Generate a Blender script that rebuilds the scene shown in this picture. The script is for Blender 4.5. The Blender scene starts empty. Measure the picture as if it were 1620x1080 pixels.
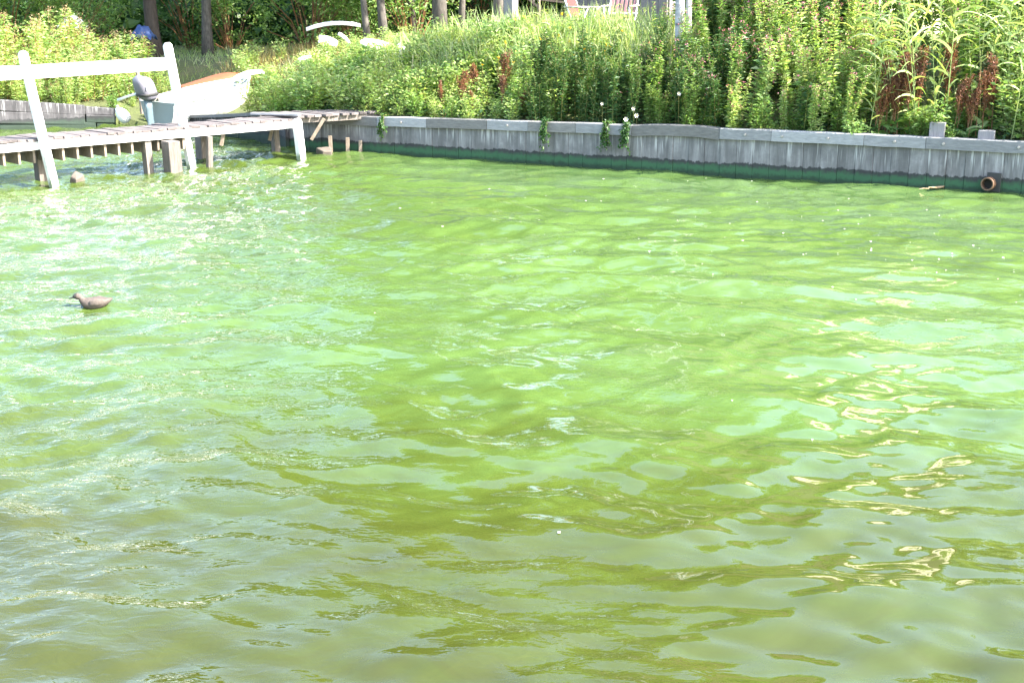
import bpy, bmesh, math, random
import numpy as np
from mathutils import Vector, Matrix, Quaternion

random.seed(7)
RNG = np.random.default_rng(11)
SC = bpy.context.scene
COL = SC.collection

# ------------------------------------------------------------------ camera, sky, sun, exposure
CAM_H = 2.5
PITCH = math.atan(540 / 2000)
cam_d = bpy.data.cameras.new('camera')
cam = bpy.data.objects.new('camera', cam_d)
COL.objects.link(cam)
cam_d.sensor_width = 36.0
cam_d.lens = 2000 / 1620 * 36.0
cam_d.clip_end = 3000
cam_d.clip_start = 0.05
cam.location = (0, 0, CAM_H)
cam.rotation_euler = (math.pi / 2 - PITCH, 0, 0)
SC.camera = cam

SUN_EL = math.radians(43)
SUN_AZ = math.atan2(0.93, -0.36)          # clockwise from +Y
sdir = Vector((math.sin(SUN_AZ) * math.cos(SUN_EL), math.cos(SUN_AZ) * math.cos(SUN_EL), math.sin(SUN_EL)))
world = bpy.data.worlds.new('World')
SC.world = world
world.use_nodes = True
wn = world.node_tree
bg = wn.nodes['Background']
sky = wn.nodes.new('ShaderNodeTexSky')
sky.sky_type = 'NISHITA'
sky.sun_disc = False
sky.sun_elevation = SUN_EL
sky.sun_rotation = SUN_AZ
sky.air_density = 1.2
sky.dust_density = 2.5
sky.ozone_density = 1.0
wn.links.new(sky.outputs['Color'], bg.inputs['Color'])
bg.inputs['Strength'].default_value = 0.15
sl = bpy.data.lights.new('sun', 'SUN')
sl.energy = 4.6
sl.angle = math.radians(0.53)
sl.color = (1.0, 0.95, 0.86)
sun = bpy.data.objects.new('sun', sl)
COL.objects.link(sun)
sun.rotation_euler = sdir.to_track_quat('Z', 'Y').to_euler()
SC.view_settings.view_transform = 'Standard'
SC.view_settings.look = 'None'
SC.view_settings.gamma = 1.0
SC.view_settings.use_curve_mapping = False
SC.view_settings.exposure = 2.5

# ------------------------------------------------------------------ helpers
class MB:
    """collects shapes and links them as one mesh object"""
    def __init__(self):
        self.v = []; self.f = []; self.n = 0
    def add(self, verts, faces):
        verts = np.asarray(verts, float).reshape(-1, 3)
        o = self.n
        self.v.append(verts); self.n += len(verts)
        self.f.extend([tuple(int(i) + o for i in f) for f in faces])
    def addq(self, verts, faces):
        verts = np.asarray(verts, float).reshape(-1, 3)
        self.v.append(verts)
        self.f.extend(map(tuple, (np.asarray(faces) + self.n).tolist()))
        self.n += len(verts)
    def box(self, c, s, m=None, jit=0.0):
        x, y, z = [k / 2 for k in s]
        p = np.array([(-x,-y,-z),(x,-y,-z),(x,y,-z),(-x,y,-z),(-x,-y,z),(x,-y,z),(x,y,z),(-x,y,z)])
        if jit: p = p + RNG.uniform(-jit, jit, p.shape)
        if m is not None: p = p @ np.array(m).T
        self.add(p + np.array(c), [(0,3,2,1),(4,5,6,7),(0,1,5,4),(1,2,6,5),(2,3,7,6),(3,0,4,7)])
    def bar(self, a, b, w, h, up=(0,0,1), jit=0.0):
        a = Vector(a); b = Vector(b); d = (b - a); L = d.length; d.normalize()
        s = d.cross(Vector(up))
        if s.length < 1e-4: s = d.cross(Vector((1,0,0)))
        s.normalize(); u = s.cross(d)
        m = np.array([d, s, u]).T
        self.box((a + b) / 2, (L, w, h), m, jit)
    def tube(self, pts, radii, n=8, cap=True):
        pts = [Vector(p) for p in pts]
        if not hasattr(radii, '__len__'): radii = [radii] * len(pts)
        prev = None; rings = []
        for i, p in enumerate(pts):
            t = (pts[min(i + 1, len(pts) - 1)] - pts[max(i - 1, 0)]).normalized()
            if prev is None:
                s = t.cross(Vector((0, 0, 1)))
                if s.length < 0.05: s = t.cross(Vector((1, 0, 0)))
            else:
                s = prev - t * prev.dot(t)
            s.normalize(); prev = s
            q = t.cross(s)
            r = radii[i]
            rings.append([p + (s * math.cos(2*math.pi*k/n) + q * math.sin(2*math.pi*k/n)) * r for k in range(n)])
        V = [tuple(x) for r in rings for x in r]; F = []
        for i in range(len(pts) - 1):
            for k in range(n):
                k2 = (k + 1) % n
                F.append((i*n + k, i*n + k2, (i+1)*n + k2, (i+1)*n + k))
        if cap:
            F.append(tuple(range(n - 1, -1, -1)))
            F.append(tuple((len(pts)-1)*n + k for k in range(n)))
        self.add(V, F)
    def loft(self, rings, cap=True):
        n = len(rings[0]); V = [tuple(p) for r in rings for p in r]; F = []
        for i in range(len(rings) - 1):
            for k in range(n):
                k2 = (k + 1) % n
                F.append((i*n + k, i*n + k2, (i+1)*n + k2, (i+1)*n + k))
        if cap:
            F.append(tuple(range(n - 1, -1, -1)))
            F.append(tuple((len(rings)-1)*n + k for k in range(n)))
        self.add(V, F)
    def mesh(self, name, mat, smooth=False):
        me = bpy.data.meshes.new(name)
        v = np.concatenate(self.v) if self.v else np.zeros((0, 3))
        me.from_pydata(v.tolist(), [], self.f)
        if mat: me.materials.append(mat)
        if smooth: me.shade_smooth()
        me.update()
        return me
    def build(self, name, mat, parent=None, smooth=False, bevel=0.0):
        o = bpy.data.objects.new(name, self.mesh(name, mat, smooth))
        COL.objects.link(o)
        if parent: o.parent = parent
        if bevel:
            b = o.modifiers.new('bevel', 'BEVEL'); b.width = bevel; b.segments = 2; b.limit_method = 'ANGLE'
        return o

def empty(name, loc=(0, 0, 0), rz=0.0):
    o = bpy.data.objects.new(name, None)
    o.empty_display_size = 0.1
    COL.objects.link(o)
    o.location = loc; o.rotation_euler = (0, 0, rz)
    return o

def tag(o, label=None, cat=None, group=None, kind=None):
    if label: o['label'] = label
    if cat: o['category'] = cat
    if group: o['group'] = group
    if kind: o['kind'] = kind
    return o

def copy_tree(o, parent=None):
    c = o.copy(); COL.objects.link(c)
    if parent: c.parent = parent
    for ch in o.children: copy_tree(ch, c)
    return c

def inst(name, me, parent=None, loc=(0,0,0), rot=(0,0,0), sc=1.0):
    o = bpy.data.objects.new(name, me); COL.objects.link(o)
    if parent: o.parent = parent
    o.location = loc; o.rotation_euler = rot
    o.scale = (sc, sc, sc) if not hasattr(sc, '__len__') else sc
    return o

def norm(a): return a / np.maximum(np.linalg.norm(a, axis=-1, keepdims=True), 1e-9)

def leaves(mb, P, D, L, W, bend=0.15, fold=0.12):
    """diamond leaves, folded on the midrib, tip drooping; arrays of base points and directions"""
    P = np.asarray(P, float); D = norm(np.asarray(D, float)); n = len(P)
    L = np.broadcast_to(np.asarray(L, float), (n,))[:, None]; W = np.broadcast_to(np.asarray(W, float), (n,))[:, None]
    S = np.cross(D, RNG.normal(0, 0.5, (n, 3)) + np.array([0, 0, 1.0])); S = norm(S)
    N = np.cross(S, D)
    mid = P + D * L * 0.45
    a = mid + S * W / 2 + N * W * fold
    b = mid - S * W / 2 + N * W * fold
    tip = P + D * L - np.array([0, 0, 1.0]) * L * bend
    V = np.stack([P, a, tip, b], 1).reshape(-1, 3)
    base = np.arange(n)[:, None] * 4
    F = np.concatenate([base + np.array([[0, 1, 2]]), base + np.array([[0, 2, 3]])], 0)
    mb.addq(V, F)

def blades(mb, P, D, L, W, droop, nseg=4):
    P = np.asarray(P, float); D = norm(np.asarray(D, float)); n = len(P)
    L = np.broadcast_to(np.asarray(L, float), (n,))[:, None]; W = np.broadcast_to(np.asarray(W, float), (n,))[:, None]
    droop = np.broadcast_to(np.asarray(droop, float), (n,))[:, None]
    S = norm(np.cross(D, norm(RNG.normal(0, 1, (n, 3)) + np.array([0, 0, 0.3]))))
    rows = []
    for i in range(nseg + 1):
        t = i / nseg
        c = P + D * L * t - np.array([0, 0, 1.0]) * droop * L * t * t
        w = W * (0.7 + 0.6 * t) * (1 - t) ** 0.7 * 1.2 if i < nseg else W * 0.02
        rows += [c + S * w / 2, c - S * w / 2]
    V = np.stack(rows, 1).reshape(-1, 3)
    k = 2 * (nseg + 1)
    base = np.arange(n)[:, None] * k
    F = np.concatenate([base + np.array([[2*i, 2*i+1, 2*i+3, 2*i+2]]) for i in range(nseg)], 0)
    mb.addq(V, F)

# ------------------------------------------------------------------ materials
def new_mat(name):
    m = bpy.data.materials.new(name); m.use_nodes = True
    nt = m.node_tree
    return m, nt, nt.nodes['Principled BSDF']

def N(nt, t, **kw):
    n = nt.nodes.new(t)
    for k, v in kw.items(): setattr(n, k, v)
    return n

def noise(nt, vec, scale, detail=4, rough=0.55, dist=0.0, mapscale=None):
    if mapscale is not None:
        mp = N(nt, 'ShaderNodeMapping'); mp.inputs['Scale'].default_value = mapscale
        nt.links.new(vec, mp.inputs['Vector']); vec = mp.outputs['Vector']
    n = N(nt, 'ShaderNodeTexNoise')
    n.inputs['Scale'].default_value = scale; n.inputs['Detail'].default_value = detail
    n.inputs['Roughness'].default_value = rough; n.inputs['Distortion'].default_value = dist
    nt.links.new(vec, n.inputs['Vector'])
    return n.outputs['Fac']

def ramp(nt, fac, stops):
    r = N(nt, 'ShaderNodeValToRGB')
    e = r.color_ramp.elements
    while len(e) < len(stops): e.new(0.5)
    for i, (p, c) in enumerate(stops):
        e[i].position = p
        e[i].color = (*c, 1) if hasattr(c, '__len__') else (c, c, c, 1)
    nt.links.new(fac, r.inputs['Fac'])
    return r.outputs['Color']

def mix(nt, fac, a, b, mode='MIX'):
    m = N(nt, 'ShaderNodeMix', data_type='RGBA', blend_type=mode)
    for sock, val in ((m.inputs['Factor'], fac), (m.inputs['A'], a), (m.inputs['B'], b)):
        if hasattr(val, 'is_linked'): nt.links.new(val, sock)
        elif hasattr(val, '__len__'): sock.default_value = (*val, 1)
        else: sock.default_value = val
    # colour sockets are the third A/B pair
    return m

def mixc(nt, fac, a, b, mode='MIX'):
    m = N(nt, 'ShaderNodeMix', data_type='RGBA', blend_type=mode)
    ins = [i for i in m.inputs if i.type == 'RGBA']
    f = [i for i in m.inputs if i.type == 'VALUE'][0]
    for sock, val in ((f, fac), (ins[0], a), (ins[1], b)):
        if isinstance(val, bpy.types.NodeSocket): nt.links.new(val, sock)
        elif hasattr(val, '__len__'): sock.default_value = (*val, 1)
        else: sock.default_value = val
    return [o for o in m.outputs if o.type == 'RGBA'][0]

def math_(nt, op, a, b=None, clamp=False):
    m = N(nt, 'ShaderNodeMath', operation=op); m.use_clamp = clamp
    for i, v in enumerate((a, b)):
        if v is None: continue
        if isinstance(v, bpy.types.NodeSocket): nt.links.new(v, m.inputs[i])
        else: m.inputs[i].default_value = v
    return m.outputs[0]

def maprange(nt, v, a, b, c=0.0, d=1.0, smooth=True):
    m = N(nt, 'ShaderNodeMapRange'); m.interpolation_type = 'SMOOTHSTEP' if smooth else 'LINEAR'
    nt.links.new(v, m.inputs['Value'])
    for k, x in zip(('From Min', 'From Max', 'To Min', 'To Max'), (a, b, c, d)): m.inputs[k].default_value = x
    return m.outputs['Result']

def wpos(nt):
    g = N(nt, 'ShaderNodeNewGeometry'); s = N(nt, 'ShaderNodeSeparateXYZ')
    nt.links.new(g.outputs['Position'], s.inputs[0])
    return g.outputs['Position'], s.outputs['X'], s.outputs['Y'], s.outputs['Z'], g.outputs['Random Per Island']

def bump(nt, h, strength, dist, bsdf):
    b = N(nt, 'ShaderNodeBump'); b.inputs['Strength'].default_value = strength; b.inputs['Distance'].default_value = dist
    nt.links.new(h, b.inputs['Height']); nt.links.new(b.outputs['Normal'], bsdf.inputs['Normal'])

def leaf_mat(name, cols, transl=0.4, gloss=0.25, brown=None):
    """leaf colours vary from leaf to leaf and from plant to plant"""
    m, nt, b = new_mat(name)
    pos, x, y, z, isl = wpos(nt)
    oi = N(nt, 'ShaderNodeObjectInfo')
    r = math_(nt, 'FRACT', math_(nt, 'ADD', isl, math_(nt, 'MULTIPLY', oi.outputs['Random'], 0.37)))
    k = len(cols)
    col = ramp(nt, r, [(i / max(k - 1, 1), c) for i, c in enumerate(cols)])
    big = noise(nt, pos, 1.3, 2)
    col = mixc(nt, maprange(nt, big, 0.35, 0.7), col, mixc(nt, 1.0, col, (1.18, 1.08, 0.85), 'MULTIPLY'))
    nt.links.new(col, b.inputs['Base Color'])
    b.inputs['Roughness'].default_value = 0.45
    b.inputs['Specular IOR Level'].default_value = gloss
    tr = N(nt, 'ShaderNodeBsdfTranslucent')
    tcol = mixc(nt, 1.0, col, (1.4, 1.4, 0.65), 'MULTIPLY')
    nt.links.new(tcol, tr.inputs['Color'])
    ms = N(nt, 'ShaderNodeMixShader'); ms.inputs[0].default_value = transl
    nt.links.new(b.outputs[0], ms.inputs[1]); nt.links.new(tr.outputs[0], ms.inputs[2])
    nt.links.new(ms.outputs[0], nt.nodes['Material Output'].inputs['Surface'])
    return m

def wood_mat(name, c1, c2, scale=(3, 3, 3), rough=0.8, objvar=0.25, gscale=6):
    m, nt, b = new_mat(name)
    pos, x, y, z, isl = wpos(nt)
    tc = N(nt, 'ShaderNodeTexCoord')
    g = noise(nt, pos, gscale, 6, 0.65, 0.3, scale)
    col = ramp(nt, g, [(0.3, c1), (0.7, c2)])
    oi = N(nt, 'ShaderNodeObjectInfo')
    v = maprange(nt, oi.outputs['Random'], 0, 1, 1 - objvar, 1 + objvar, False)
    cv = N(nt, 'ShaderNodeCombineColor')
    for i in range(3): nt.links.new(v, cv.inputs[i])
    col = mixc(nt, 1.0, col, cv.outputs[0], 'MULTIPLY')
    nt.links.new(col, b.inputs['Base Color'])
    b.inputs['Roughness'].default_value = rough
    bump(nt, g, 0.5, 0.01, b)
    return m

def plain(name, c, rough=0.5, metal=0.0, var=0.15, scale=12):
    m, nt, b = new_mat(name)
    pos, *_ = wpos(nt)
    g = noise(nt, pos, scale, 5)
    col = mixc(nt, g, tuple(k * (1 - var) for k in c), tuple(min(1, k * (1 + var)) for k in c))
    nt.links.new(col, b.inputs['Base Color'])
    b.inputs['Roughness'].default_value = rough; b.inputs['Metallic'].default_value = metal
    return m

def make_water():
    m, nt, b = new_mat('algae_water')
    pos, x, y, z, isl = wpos(nt)
    # bloom streaks, plus view-angle change put into colour: greener far out, olive close in
    warp = N(nt, 'ShaderNodeVectorMath', operation='ADD')
    wn_ = N(nt, 'ShaderNodeTexNoise'); wn_.inputs['Scale'].default_value = 0.5; wn_.inputs['Detail'].default_value = 3
    nt.links.new(pos, wn_.inputs['Vector'])
    sc = N(nt, 'ShaderNodeVectorMath', operation='SCALE'); sc.inputs['Scale'].default_value = 1.6
    nt.links.new(wn_.outputs['Color'], sc.inputs[0])
    nt.links.new(pos, warp.inputs[0]); nt.links.new(sc.outputs[0], warp.inputs[1])
    w = warp.outputs[0]
    streak = noise(nt, w, 1.0, 6, 0.6, 0.6, (0.35, 0.9, 1))
    fine = noise(nt, w, 2.2, 7, 0.7, 1.2, (0.6, 1.6, 1))
    dist = maprange(nt, y, 4.2, 9.0)
    side = maprange(nt, x, -4.5, 1.0, -0.17, 0.09)
    greenness = math_(nt, 'ADD', math_(nt, 'MULTIPLY', dist, 0.66), math_(nt, 'MULTIPLY', math_(nt, 'SUBTRACT', streak, 0.5), 0.6))
    greenness = math_(nt, 'ADD', greenness, side)
    greenness = math_(nt, 'ADD', greenness, math_(nt, 'MULTIPLY', math_(nt, 'SUBTRACT', fine, 0.5), 0.5), True)
    col = ramp(nt, greenness, [(0.0, WATER_COLS[0]), (0.35, WATER_COLS[1]), (0.68, WATER_COLS[2]), (1.0, WATER_COLS[3])])
    nt.links.new(col, b.inputs['Base Color'])
    b.inputs['Roughness'].default_value = 0.03
    b.inputs['IOR'].default_value = 1.48
    b.inputs['Specular IOR Level'].default_value = 0.5
    # ripples too fine for the mesh
    r1 = noise(nt, pos, 5.0, 3, 0.5, 0.6, (0.8, 1.3, 1))
    r2 = noise(nt, pos, 14.0, 2, 0.5, 0.8, (0.7, 1.3, 1))
    chop = maprange(nt, x, -4.5, 0.5, 1.0, 0.0)
    patch = maprange(nt, noise(nt, pos, 0.35, 2), 0.45, 0.68)
    amp2 = math_(nt, 'ADD', math_(nt, 'MULTIPLY', chop, 0.8), math_(nt, 'MULTIPLY', patch, 0.55))
    h = math_(nt, 'ADD', math_(nt, 'MULTIPLY', r1, math_(nt, 'ADD', math_(nt, 'MULTIPLY', chop, 0.6), 0.22)), math_(nt, 'MULTIPLY', r2, amp2))
    bump(nt, h, 1.0, BUMP_D, b)
    return m

WATER_COLS = [(0.034, 0.040, 0.007), (0.042, 0.060, 0.010), (0.056, 0.097, 0.024), (0.074, 0.124, 0.046)]
BUMP_D = 0.015

def make_wall_mat(name, base_a, base_b, algae=1.0):
    m, nt, b = new_mat(name)
    pos, x, y, z, isl = wpos(nt)
    oi = N(nt, 'ShaderNodeObjectInfo')
    st = noise(nt, pos, 1.0, 6, 0.65, 0.2, (9, 9, 0.9))
    bl = noise(nt, pos, 3.0, 6, 0.7)
    col = ramp(nt, st, [(0.36, base_a), (0.50, tuple((p+q)/2 for p, q in zip(base_a, base_b))), (0.60, base_b)])
    col = mixc(nt, maprange(nt, bl, 0.40, 0.66, 0, 0.75), col, base_a)
    v = maprange(nt, oi.outputs['Random'], 0, 1, 0.88, 1.12, False)
    cv = N(nt, 'ShaderNodeCombineColor')
    for i in range(3): nt.links.new(v, cv.inputs[i])
    col = mixc(nt, 1.0, col, cv.outputs[0], 'MULTIPLY')
    # pale lime runs below the cap
    run = noise(nt, pos, 1.0, 3, 0.6, 0.0, (26, 26, 1.2))
    rz = maprange(nt, z, 0.22, 0.45)
    rm = math_(nt, 'MULTIPLY', maprange(nt, run, 0.55, 0.66), rz)
    col = mixc(nt, math_(nt, 'MULTIPLY', rm, 0.75), col, (0.40, 0.40, 0.40))
    # tide mark: ragged black line, green algae below it, bare dark strip at the water
    j1 = noise(nt, pos, 1.0, 6, 0.8, 0.0, (9, 9, 5))
    j2 = noise(nt, pos, 9.0, 6, 0.85)
    j0 = noise(nt, pos, 1.1, 3, 0.6)
    hh = math_(nt, 'ADD', z, math_(nt, 'MULTIPLY', math_(nt, 'SUBTRACT', j1, 0.5), 0.17))
    hh = math_(nt, 'ADD', hh, math_(nt, 'MULTIPLY', math_(nt, 'SUBTRACT', j0, 0.5), 0.10))
    dark = maprange(nt, hh, 0.205, 0.190, smooth=True)
    col = mixc(nt, math_(nt, 'MULTIPLY', dark, 0.92), col, (0.016, 0.018, 0.019))
    hg = math_(nt, 'ADD', z, math_(nt, 'MULTIPLY', math_(nt, 'SUBTRACT', j2, 0.5), 0.22))
    green = math_(nt, 'MULTIPLY', maprange(nt, hg, 0.185, 0.105), algae)
    col = mixc(nt, green, col, (0.027, 0.088, 0.040))
    wet = maprange(nt, hg, 0.085, 0.02)
    col = mixc(nt, math_(nt, 'MULTIPLY', wet, 0.8), col, (0.010, 0.024, 0.012))
    nt.links.new(col, b.inputs['Base Color'])
    b.inputs['Roughness'].default_value = 0.85
    bump(nt, math_(nt, 'ADD', st, math_(nt, 'MULTIPLY', bl, 0.7)), 0.4, 0.01, b)
    return m

M = {}
M['water'] = make_water()
M['wall'] = make_wall_mat('weathered_plank', (0.100, 0.098, 0.101), (0.225, 0.220, 0.226))
M['old_wall'] = make_wall_mat('old_timber', (0.030, 0.029, 0.032), (0.085, 0.082, 0.087), 0.25)
M['cap'] = wood_mat('weathered_cap', (0.165, 0.168, 0.178), (0.26, 0.263, 0.272), (1.5, 1.5, 6), 0.85, 0.3)
M['cap_dark'] = wood_mat('weathered_cap_dark', (0.11, 0.107, 0.105), (0.18, 0.175, 0.17), (1.5, 1.5, 6), 0.85, 0.2)
def make_paint():
    m, nt, b = new_mat('white_paint'); pos, x, y, z, isl = wpos(nt)
    n1 = noise(nt, pos, 4.0, 6, 0.7, 0.0, (1, 1, 0.4)); n2 = noise(nt, pos, 22.0, 5, 0.8)
    col = ramp(nt, n1, [(0.35, (0.70, 0.69, 0.66)), (0.65, (0.82, 0.82, 0.80))])
    col = mixc(nt, maprange(nt, n2, 0.66, 0.72, 0, 0.7), col, (0.34, 0.31, 0.28))
    hh = math_(nt, 'ADD', z, math_(nt, 'MULTIPLY', math_(nt, 'SUBTRACT', n1, 0.5), 0.3))
    col = mixc(nt, maprange(nt, hh, 0.14, 0.03, 0, 0.8), col, (0.10, 0.15, 0.05))
    nt.links.new(col, b.inputs['Base Color']); b.inputs['Roughness'].default_value = 0.55
    bump(nt, n2, 0.3, 0.004, b)
    return m
M['white_paint'] = make_paint()
M['deck'] = wood_mat('grey_deck_plank', (0.072, 0.060, 0.060), (0.150, 0.130, 0.126), (1.2, 1.2, 1.2), 0.85, 0.25)
M['pile'] = wood_mat('grey_pile', (0.07, 0.06, 0.052), (0.19, 0.165, 0.145), (8, 8, 0.8), 0.85, 0.15)
M['joist'] = wood_mat('pale_joist', (0.16, 0.125, 0.09), (0.26, 0.21, 0.165), (2, 2, 2), 0.8, 0.15)
M['grey_post'] = wood_mat('grey_post', (0.15, 0.145, 0.155), (0.25, 0.24, 0.25), (9, 9, 0.6), 0.85, 0.1)
M['shed'] = wood_mat('shed_plank', (0.12, 0.11, 0.115), (0.19, 0.175, 0.18), (9, 9, 0.6), 0.85, 0.2)
M['bark'] = wood_mat('bark', (0.030, 0.023, 0.019), (0.085, 0.066, 0.053), (5, 5, 1.0), 0.95, 0.2, 5)
M['bark_grey'] = wood_mat('bark_grey', (0.05, 0.044, 0.038), (0.17, 0.15, 0.13), (5, 5, 1.2), 0.95, 0.2, 5)
M['stick'] = wood_mat('tan_stick', (0.16, 0.12, 0.085), (0.26, 0.21, 0.165), (2, 2, 2), 0.8, 0.1)
M['bolt'] = plain('bolt', (0.36, 0.33, 0.31), 0.4, 0.3)
M['pipe'] = plain('clay_pipe', (0.15, 0.085, 0.050), 0.6, 0, 0.6, 30)
M['pipe_shade'] = plain('pipe_bore_shade', (0.02, 0.018, 0.015), 0.9)
M['white_plastic'] = plain('white_plastic', (0.80, 0.80, 0.79), 0.4, 0, 0.04)
M['hull'] = plain('white_hull', (0.80, 0.80, 0.78), 0.25, 0, 0.04, 3)
M['hull_in_shade'] = plain('hull_inside_shade', (0.22, 0.255, 0.255), 0.5, 0, 0.12, 6)  # lining; also the dinghy transom, its shade put into a teal tone
M['rust_orange'] = plain('orange_brown', (0.19, 0.06, 0.026), 0.6, 0, 0.3, 6)
M['motor'] = plain('motor_grey', (0.15, 0.145, 0.175), 0.3, 0, 0.1)
M['motor_leg'] = plain('motor_leg', (0.10, 0.14, 0.16), 0.4, 0, 0.15)
M['black'] = plain('black_rubber', (0.03, 0.03, 0.03), 0.6)
M['red_cloth'] = plain('faded_red', (0.13, 0.026, 0.024), 0.8, 0, 0.2, 20)
M['pink_slat'] = plain('pale_pink_slat', (0.30, 0.15, 0.16), 0.6, 0, 0.1)
M['dark_red'] = plain('dark_red', (0.22, 0.06, 0.07), 0.8)
M['tarp_blue'] = plain('blue_tarp', (0.022, 0.05, 0.15), 0.6, 0, 0.2, 4)
M['stone'] = plain('pale_stone', (0.10, 0.083, 0.068), 0.9, 0, 0.35, 10)
M['fleck'] = plain('pale_fleck', (0.75, 0.76, 0.66), 0.8)
M['dry_leaf'] = plain('dry_leaf', (0.36, 0.25, 0.15), 0.7, 0, 0.3, 40)
M['duck_body'] = plain('duck_body', (0.072, 0.056, 0.048), 0.8, 0, 0.95, 70)
M['duck_wing'] = plain('duck_wing', (0.091, 0.073, 0.063), 0.8, 0, 0.95, 95)
M['duck_head'] = plain('duck_head', (0.030, 0.027, 0.022), 0.7, 0, 0.4, 60)
M['bill'] = plain('bill', (0.02, 0.022, 0.016), 0.4)

G_A = [(0.072, 0.148, 0.036), (0.144, 0.258, 0.068), (0.215, 0.339, 0.109), (0.102, 0.204, 0.053), (0.301, 0.381, 0.183)]
G_Y = [(0.189, 0.319, 0.095), (0.269, 0.399, 0.135), (0.337, 0.426, 0.189), (0.161, 0.292, 0.095), (0.404, 0.426, 0.242)]
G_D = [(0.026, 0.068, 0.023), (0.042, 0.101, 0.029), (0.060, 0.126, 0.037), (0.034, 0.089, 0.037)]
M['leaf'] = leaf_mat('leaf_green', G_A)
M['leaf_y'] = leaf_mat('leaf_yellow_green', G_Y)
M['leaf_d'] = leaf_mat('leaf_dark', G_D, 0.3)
M['grass'] = leaf_mat('grass_blade', [(0.177, 0.284, 0.108), (0.261, 0.365, 0.162), (0.333, 0.388, 0.234), (0.203, 0.308, 0.126), (0.404, 0.388, 0.324)])
M['dry_grass'] = leaf_mat('dry_grass', [(0.20, 0.17, 0.08), (0.24, 0.19, 0.11), (0.17, 0.19, 0.06), (0.27, 0.20, 0.13)])
M['reed'] = leaf_mat('reed_blade', [(0.196, 0.302, 0.099), (0.276, 0.370, 0.143), (0.356, 0.414, 0.209), (0.218, 0.325, 0.110)], 0.35, 0.4)
M['stem'] = leaf_mat('stem_green', [(0.13, 0.17, 0.05), (0.16, 0.14, 0.06), (0.10, 0.14, 0.04)], 0.1)
M['stem_brown'] = leaf_mat('stem_brown', [(0.16, 0.09, 0.05), (0.22, 0.12, 0.06)], 0.1)
M['dock'] = leaf_mat('dock_seed', [(0.128, 0.048, 0.031), (0.203, 0.083, 0.047), (0.092, 0.041, 0.034), (0.248, 0.124, 0.068)], 0.25)
M['pink'] = leaf_mat('pink_petal', [(0.42, 0.13, 0.25), (0.50, 0.24, 0.34), (0.34, 0.08, 0.19), (0.46, 0.30, 0.30)], 0.3)
M['rosy'] = leaf_mat('rosy_plume', [(0.27, 0.18, 0.12), (0.31, 0.21, 0.15), (0.24, 0.20, 0.09), (0.29, 0.19, 0.16)], 0.3)
M['yellow'] = leaf_mat('yellow_petal', [(0.75, 0.55, 0.04), (0.70, 0.48, 0.03)], 0.2)
M['white_petal'] = plain('white_petal', (0.82, 0.80, 0.80), 0.6, 0, 0.05)
M['render'] = plain('cream_render', (0.62, 0.56, 0.44), 0.85, 0, 0.06, 2)
M['roof'] = plain('roof_tiles', (0.16, 0.10, 0.08), 0.8, 0, 0.2, 6)
M['birch'] = None

def make_birch():
    m, nt, b = new_mat('birch_bark')
    pos, x, y, z, isl = wpos(nt)
    n1 = noise(nt, pos, 1.0, 4, 0.6, 0.4, (3, 3, 14))
    n2 = noise(nt, pos, 2.5, 3)
    col = ramp(nt, n1, [(0.36, (0.03, 0.03, 0.03)), (0.43, (0.28, 0.28, 0.29)), (0.6, (0.42, 0.42, 0.43))])
    col = mixc(nt, maprange(nt, n2, 0.55, 0.7, 0, 0.6), col, (0.22, 0.20, 0.19))
    nt.links.new(col, b.inputs['Base Color']); b.inputs['Roughness'].default_value = 0.7
    return m
M['birch'] = make_birch()

def make_ground():
    m, nt, b = new_mat('bank_soil')
    pos, *_ = wpos(nt)
    a = noise(nt, pos, 1.5, 6); c = noise(nt, pos, 14, 5)
    col = ramp(nt, a, [(0.3, (0.05, 0.06, 0.018)), (0.55, (0.075, 0.10, 0.02)), (0.75, (0.14, 0.12, 0.06))])
    col = mixc(nt, math_(nt, 'MULTIPLY', c, 0.6), col, (0.05, 0.045, 0.03))
    nt.links.new(col, b.inputs['Base Color']); b.inputs['Roughness'].default_value = 0.95
    bump(nt, c, 0.8, 0.05, b)
    return m
M['ground'] = make_ground()

# ------------------------------------------------------------------ shoreline and terrain
W0 = np.array([-3.26, 21.86]); WD = np.array([0.8914, -0.4532]); WN = np.array([-0.4532, -0.8914])  # wall line, outward normal
WALL_S0, WALL_S1 = -0.75, 16.0
def wall_xy(s, off=0.0): return W0 + WD * s + WN * off
SHORE = [(-200, 24.0), (-30, 22.5), (-13, 24.1), (-10.18, 25.37), (-8.15, 26.5), (-7.4, 26.0), (-6.0, 24.6), (-4.83, 23.71), (-4.2, 22.8), (-3.93, 22.2),
         tuple(wall_xy(16.0)), (24.0, 11.0), (200, 8.0)]
SX = np.array([p[0] for p in SHORE]); SY = np.array([p[1] for p in SHORE])
def shore_y(x): return np.interp(x, SX, SY)
def ss(t): t = np.clip(t, 0, 1); return t * t * (3 - 2 * t)
def ground_z(x, y):
    t = y - shore_y(x)
    hb = np.interp(x, [-14, -10.2, -8.6, -7.2, -6.0, -4.8, -3.9, -3], [0.50, 0.48, 0.25, 0.02, 0.20, 0.38, 0.50, 0.56])
    hT = np.interp(x, [-14, -9, -6, -4, -1.5, 0, 30], [1.05, 1.05, 1.15, 1.3, 1.55, 1.66, 1.66])
    L = np.interp(x, [-9, -5, -3, -1, 3], [4.5, 6.5, 4.5, 3.4, 3.0])
    return hb + (hT - hb) * ss(t / L) + 0.03 * np.sin(x * 2.1 + y) * np.sin(y * 1.7)

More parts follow.
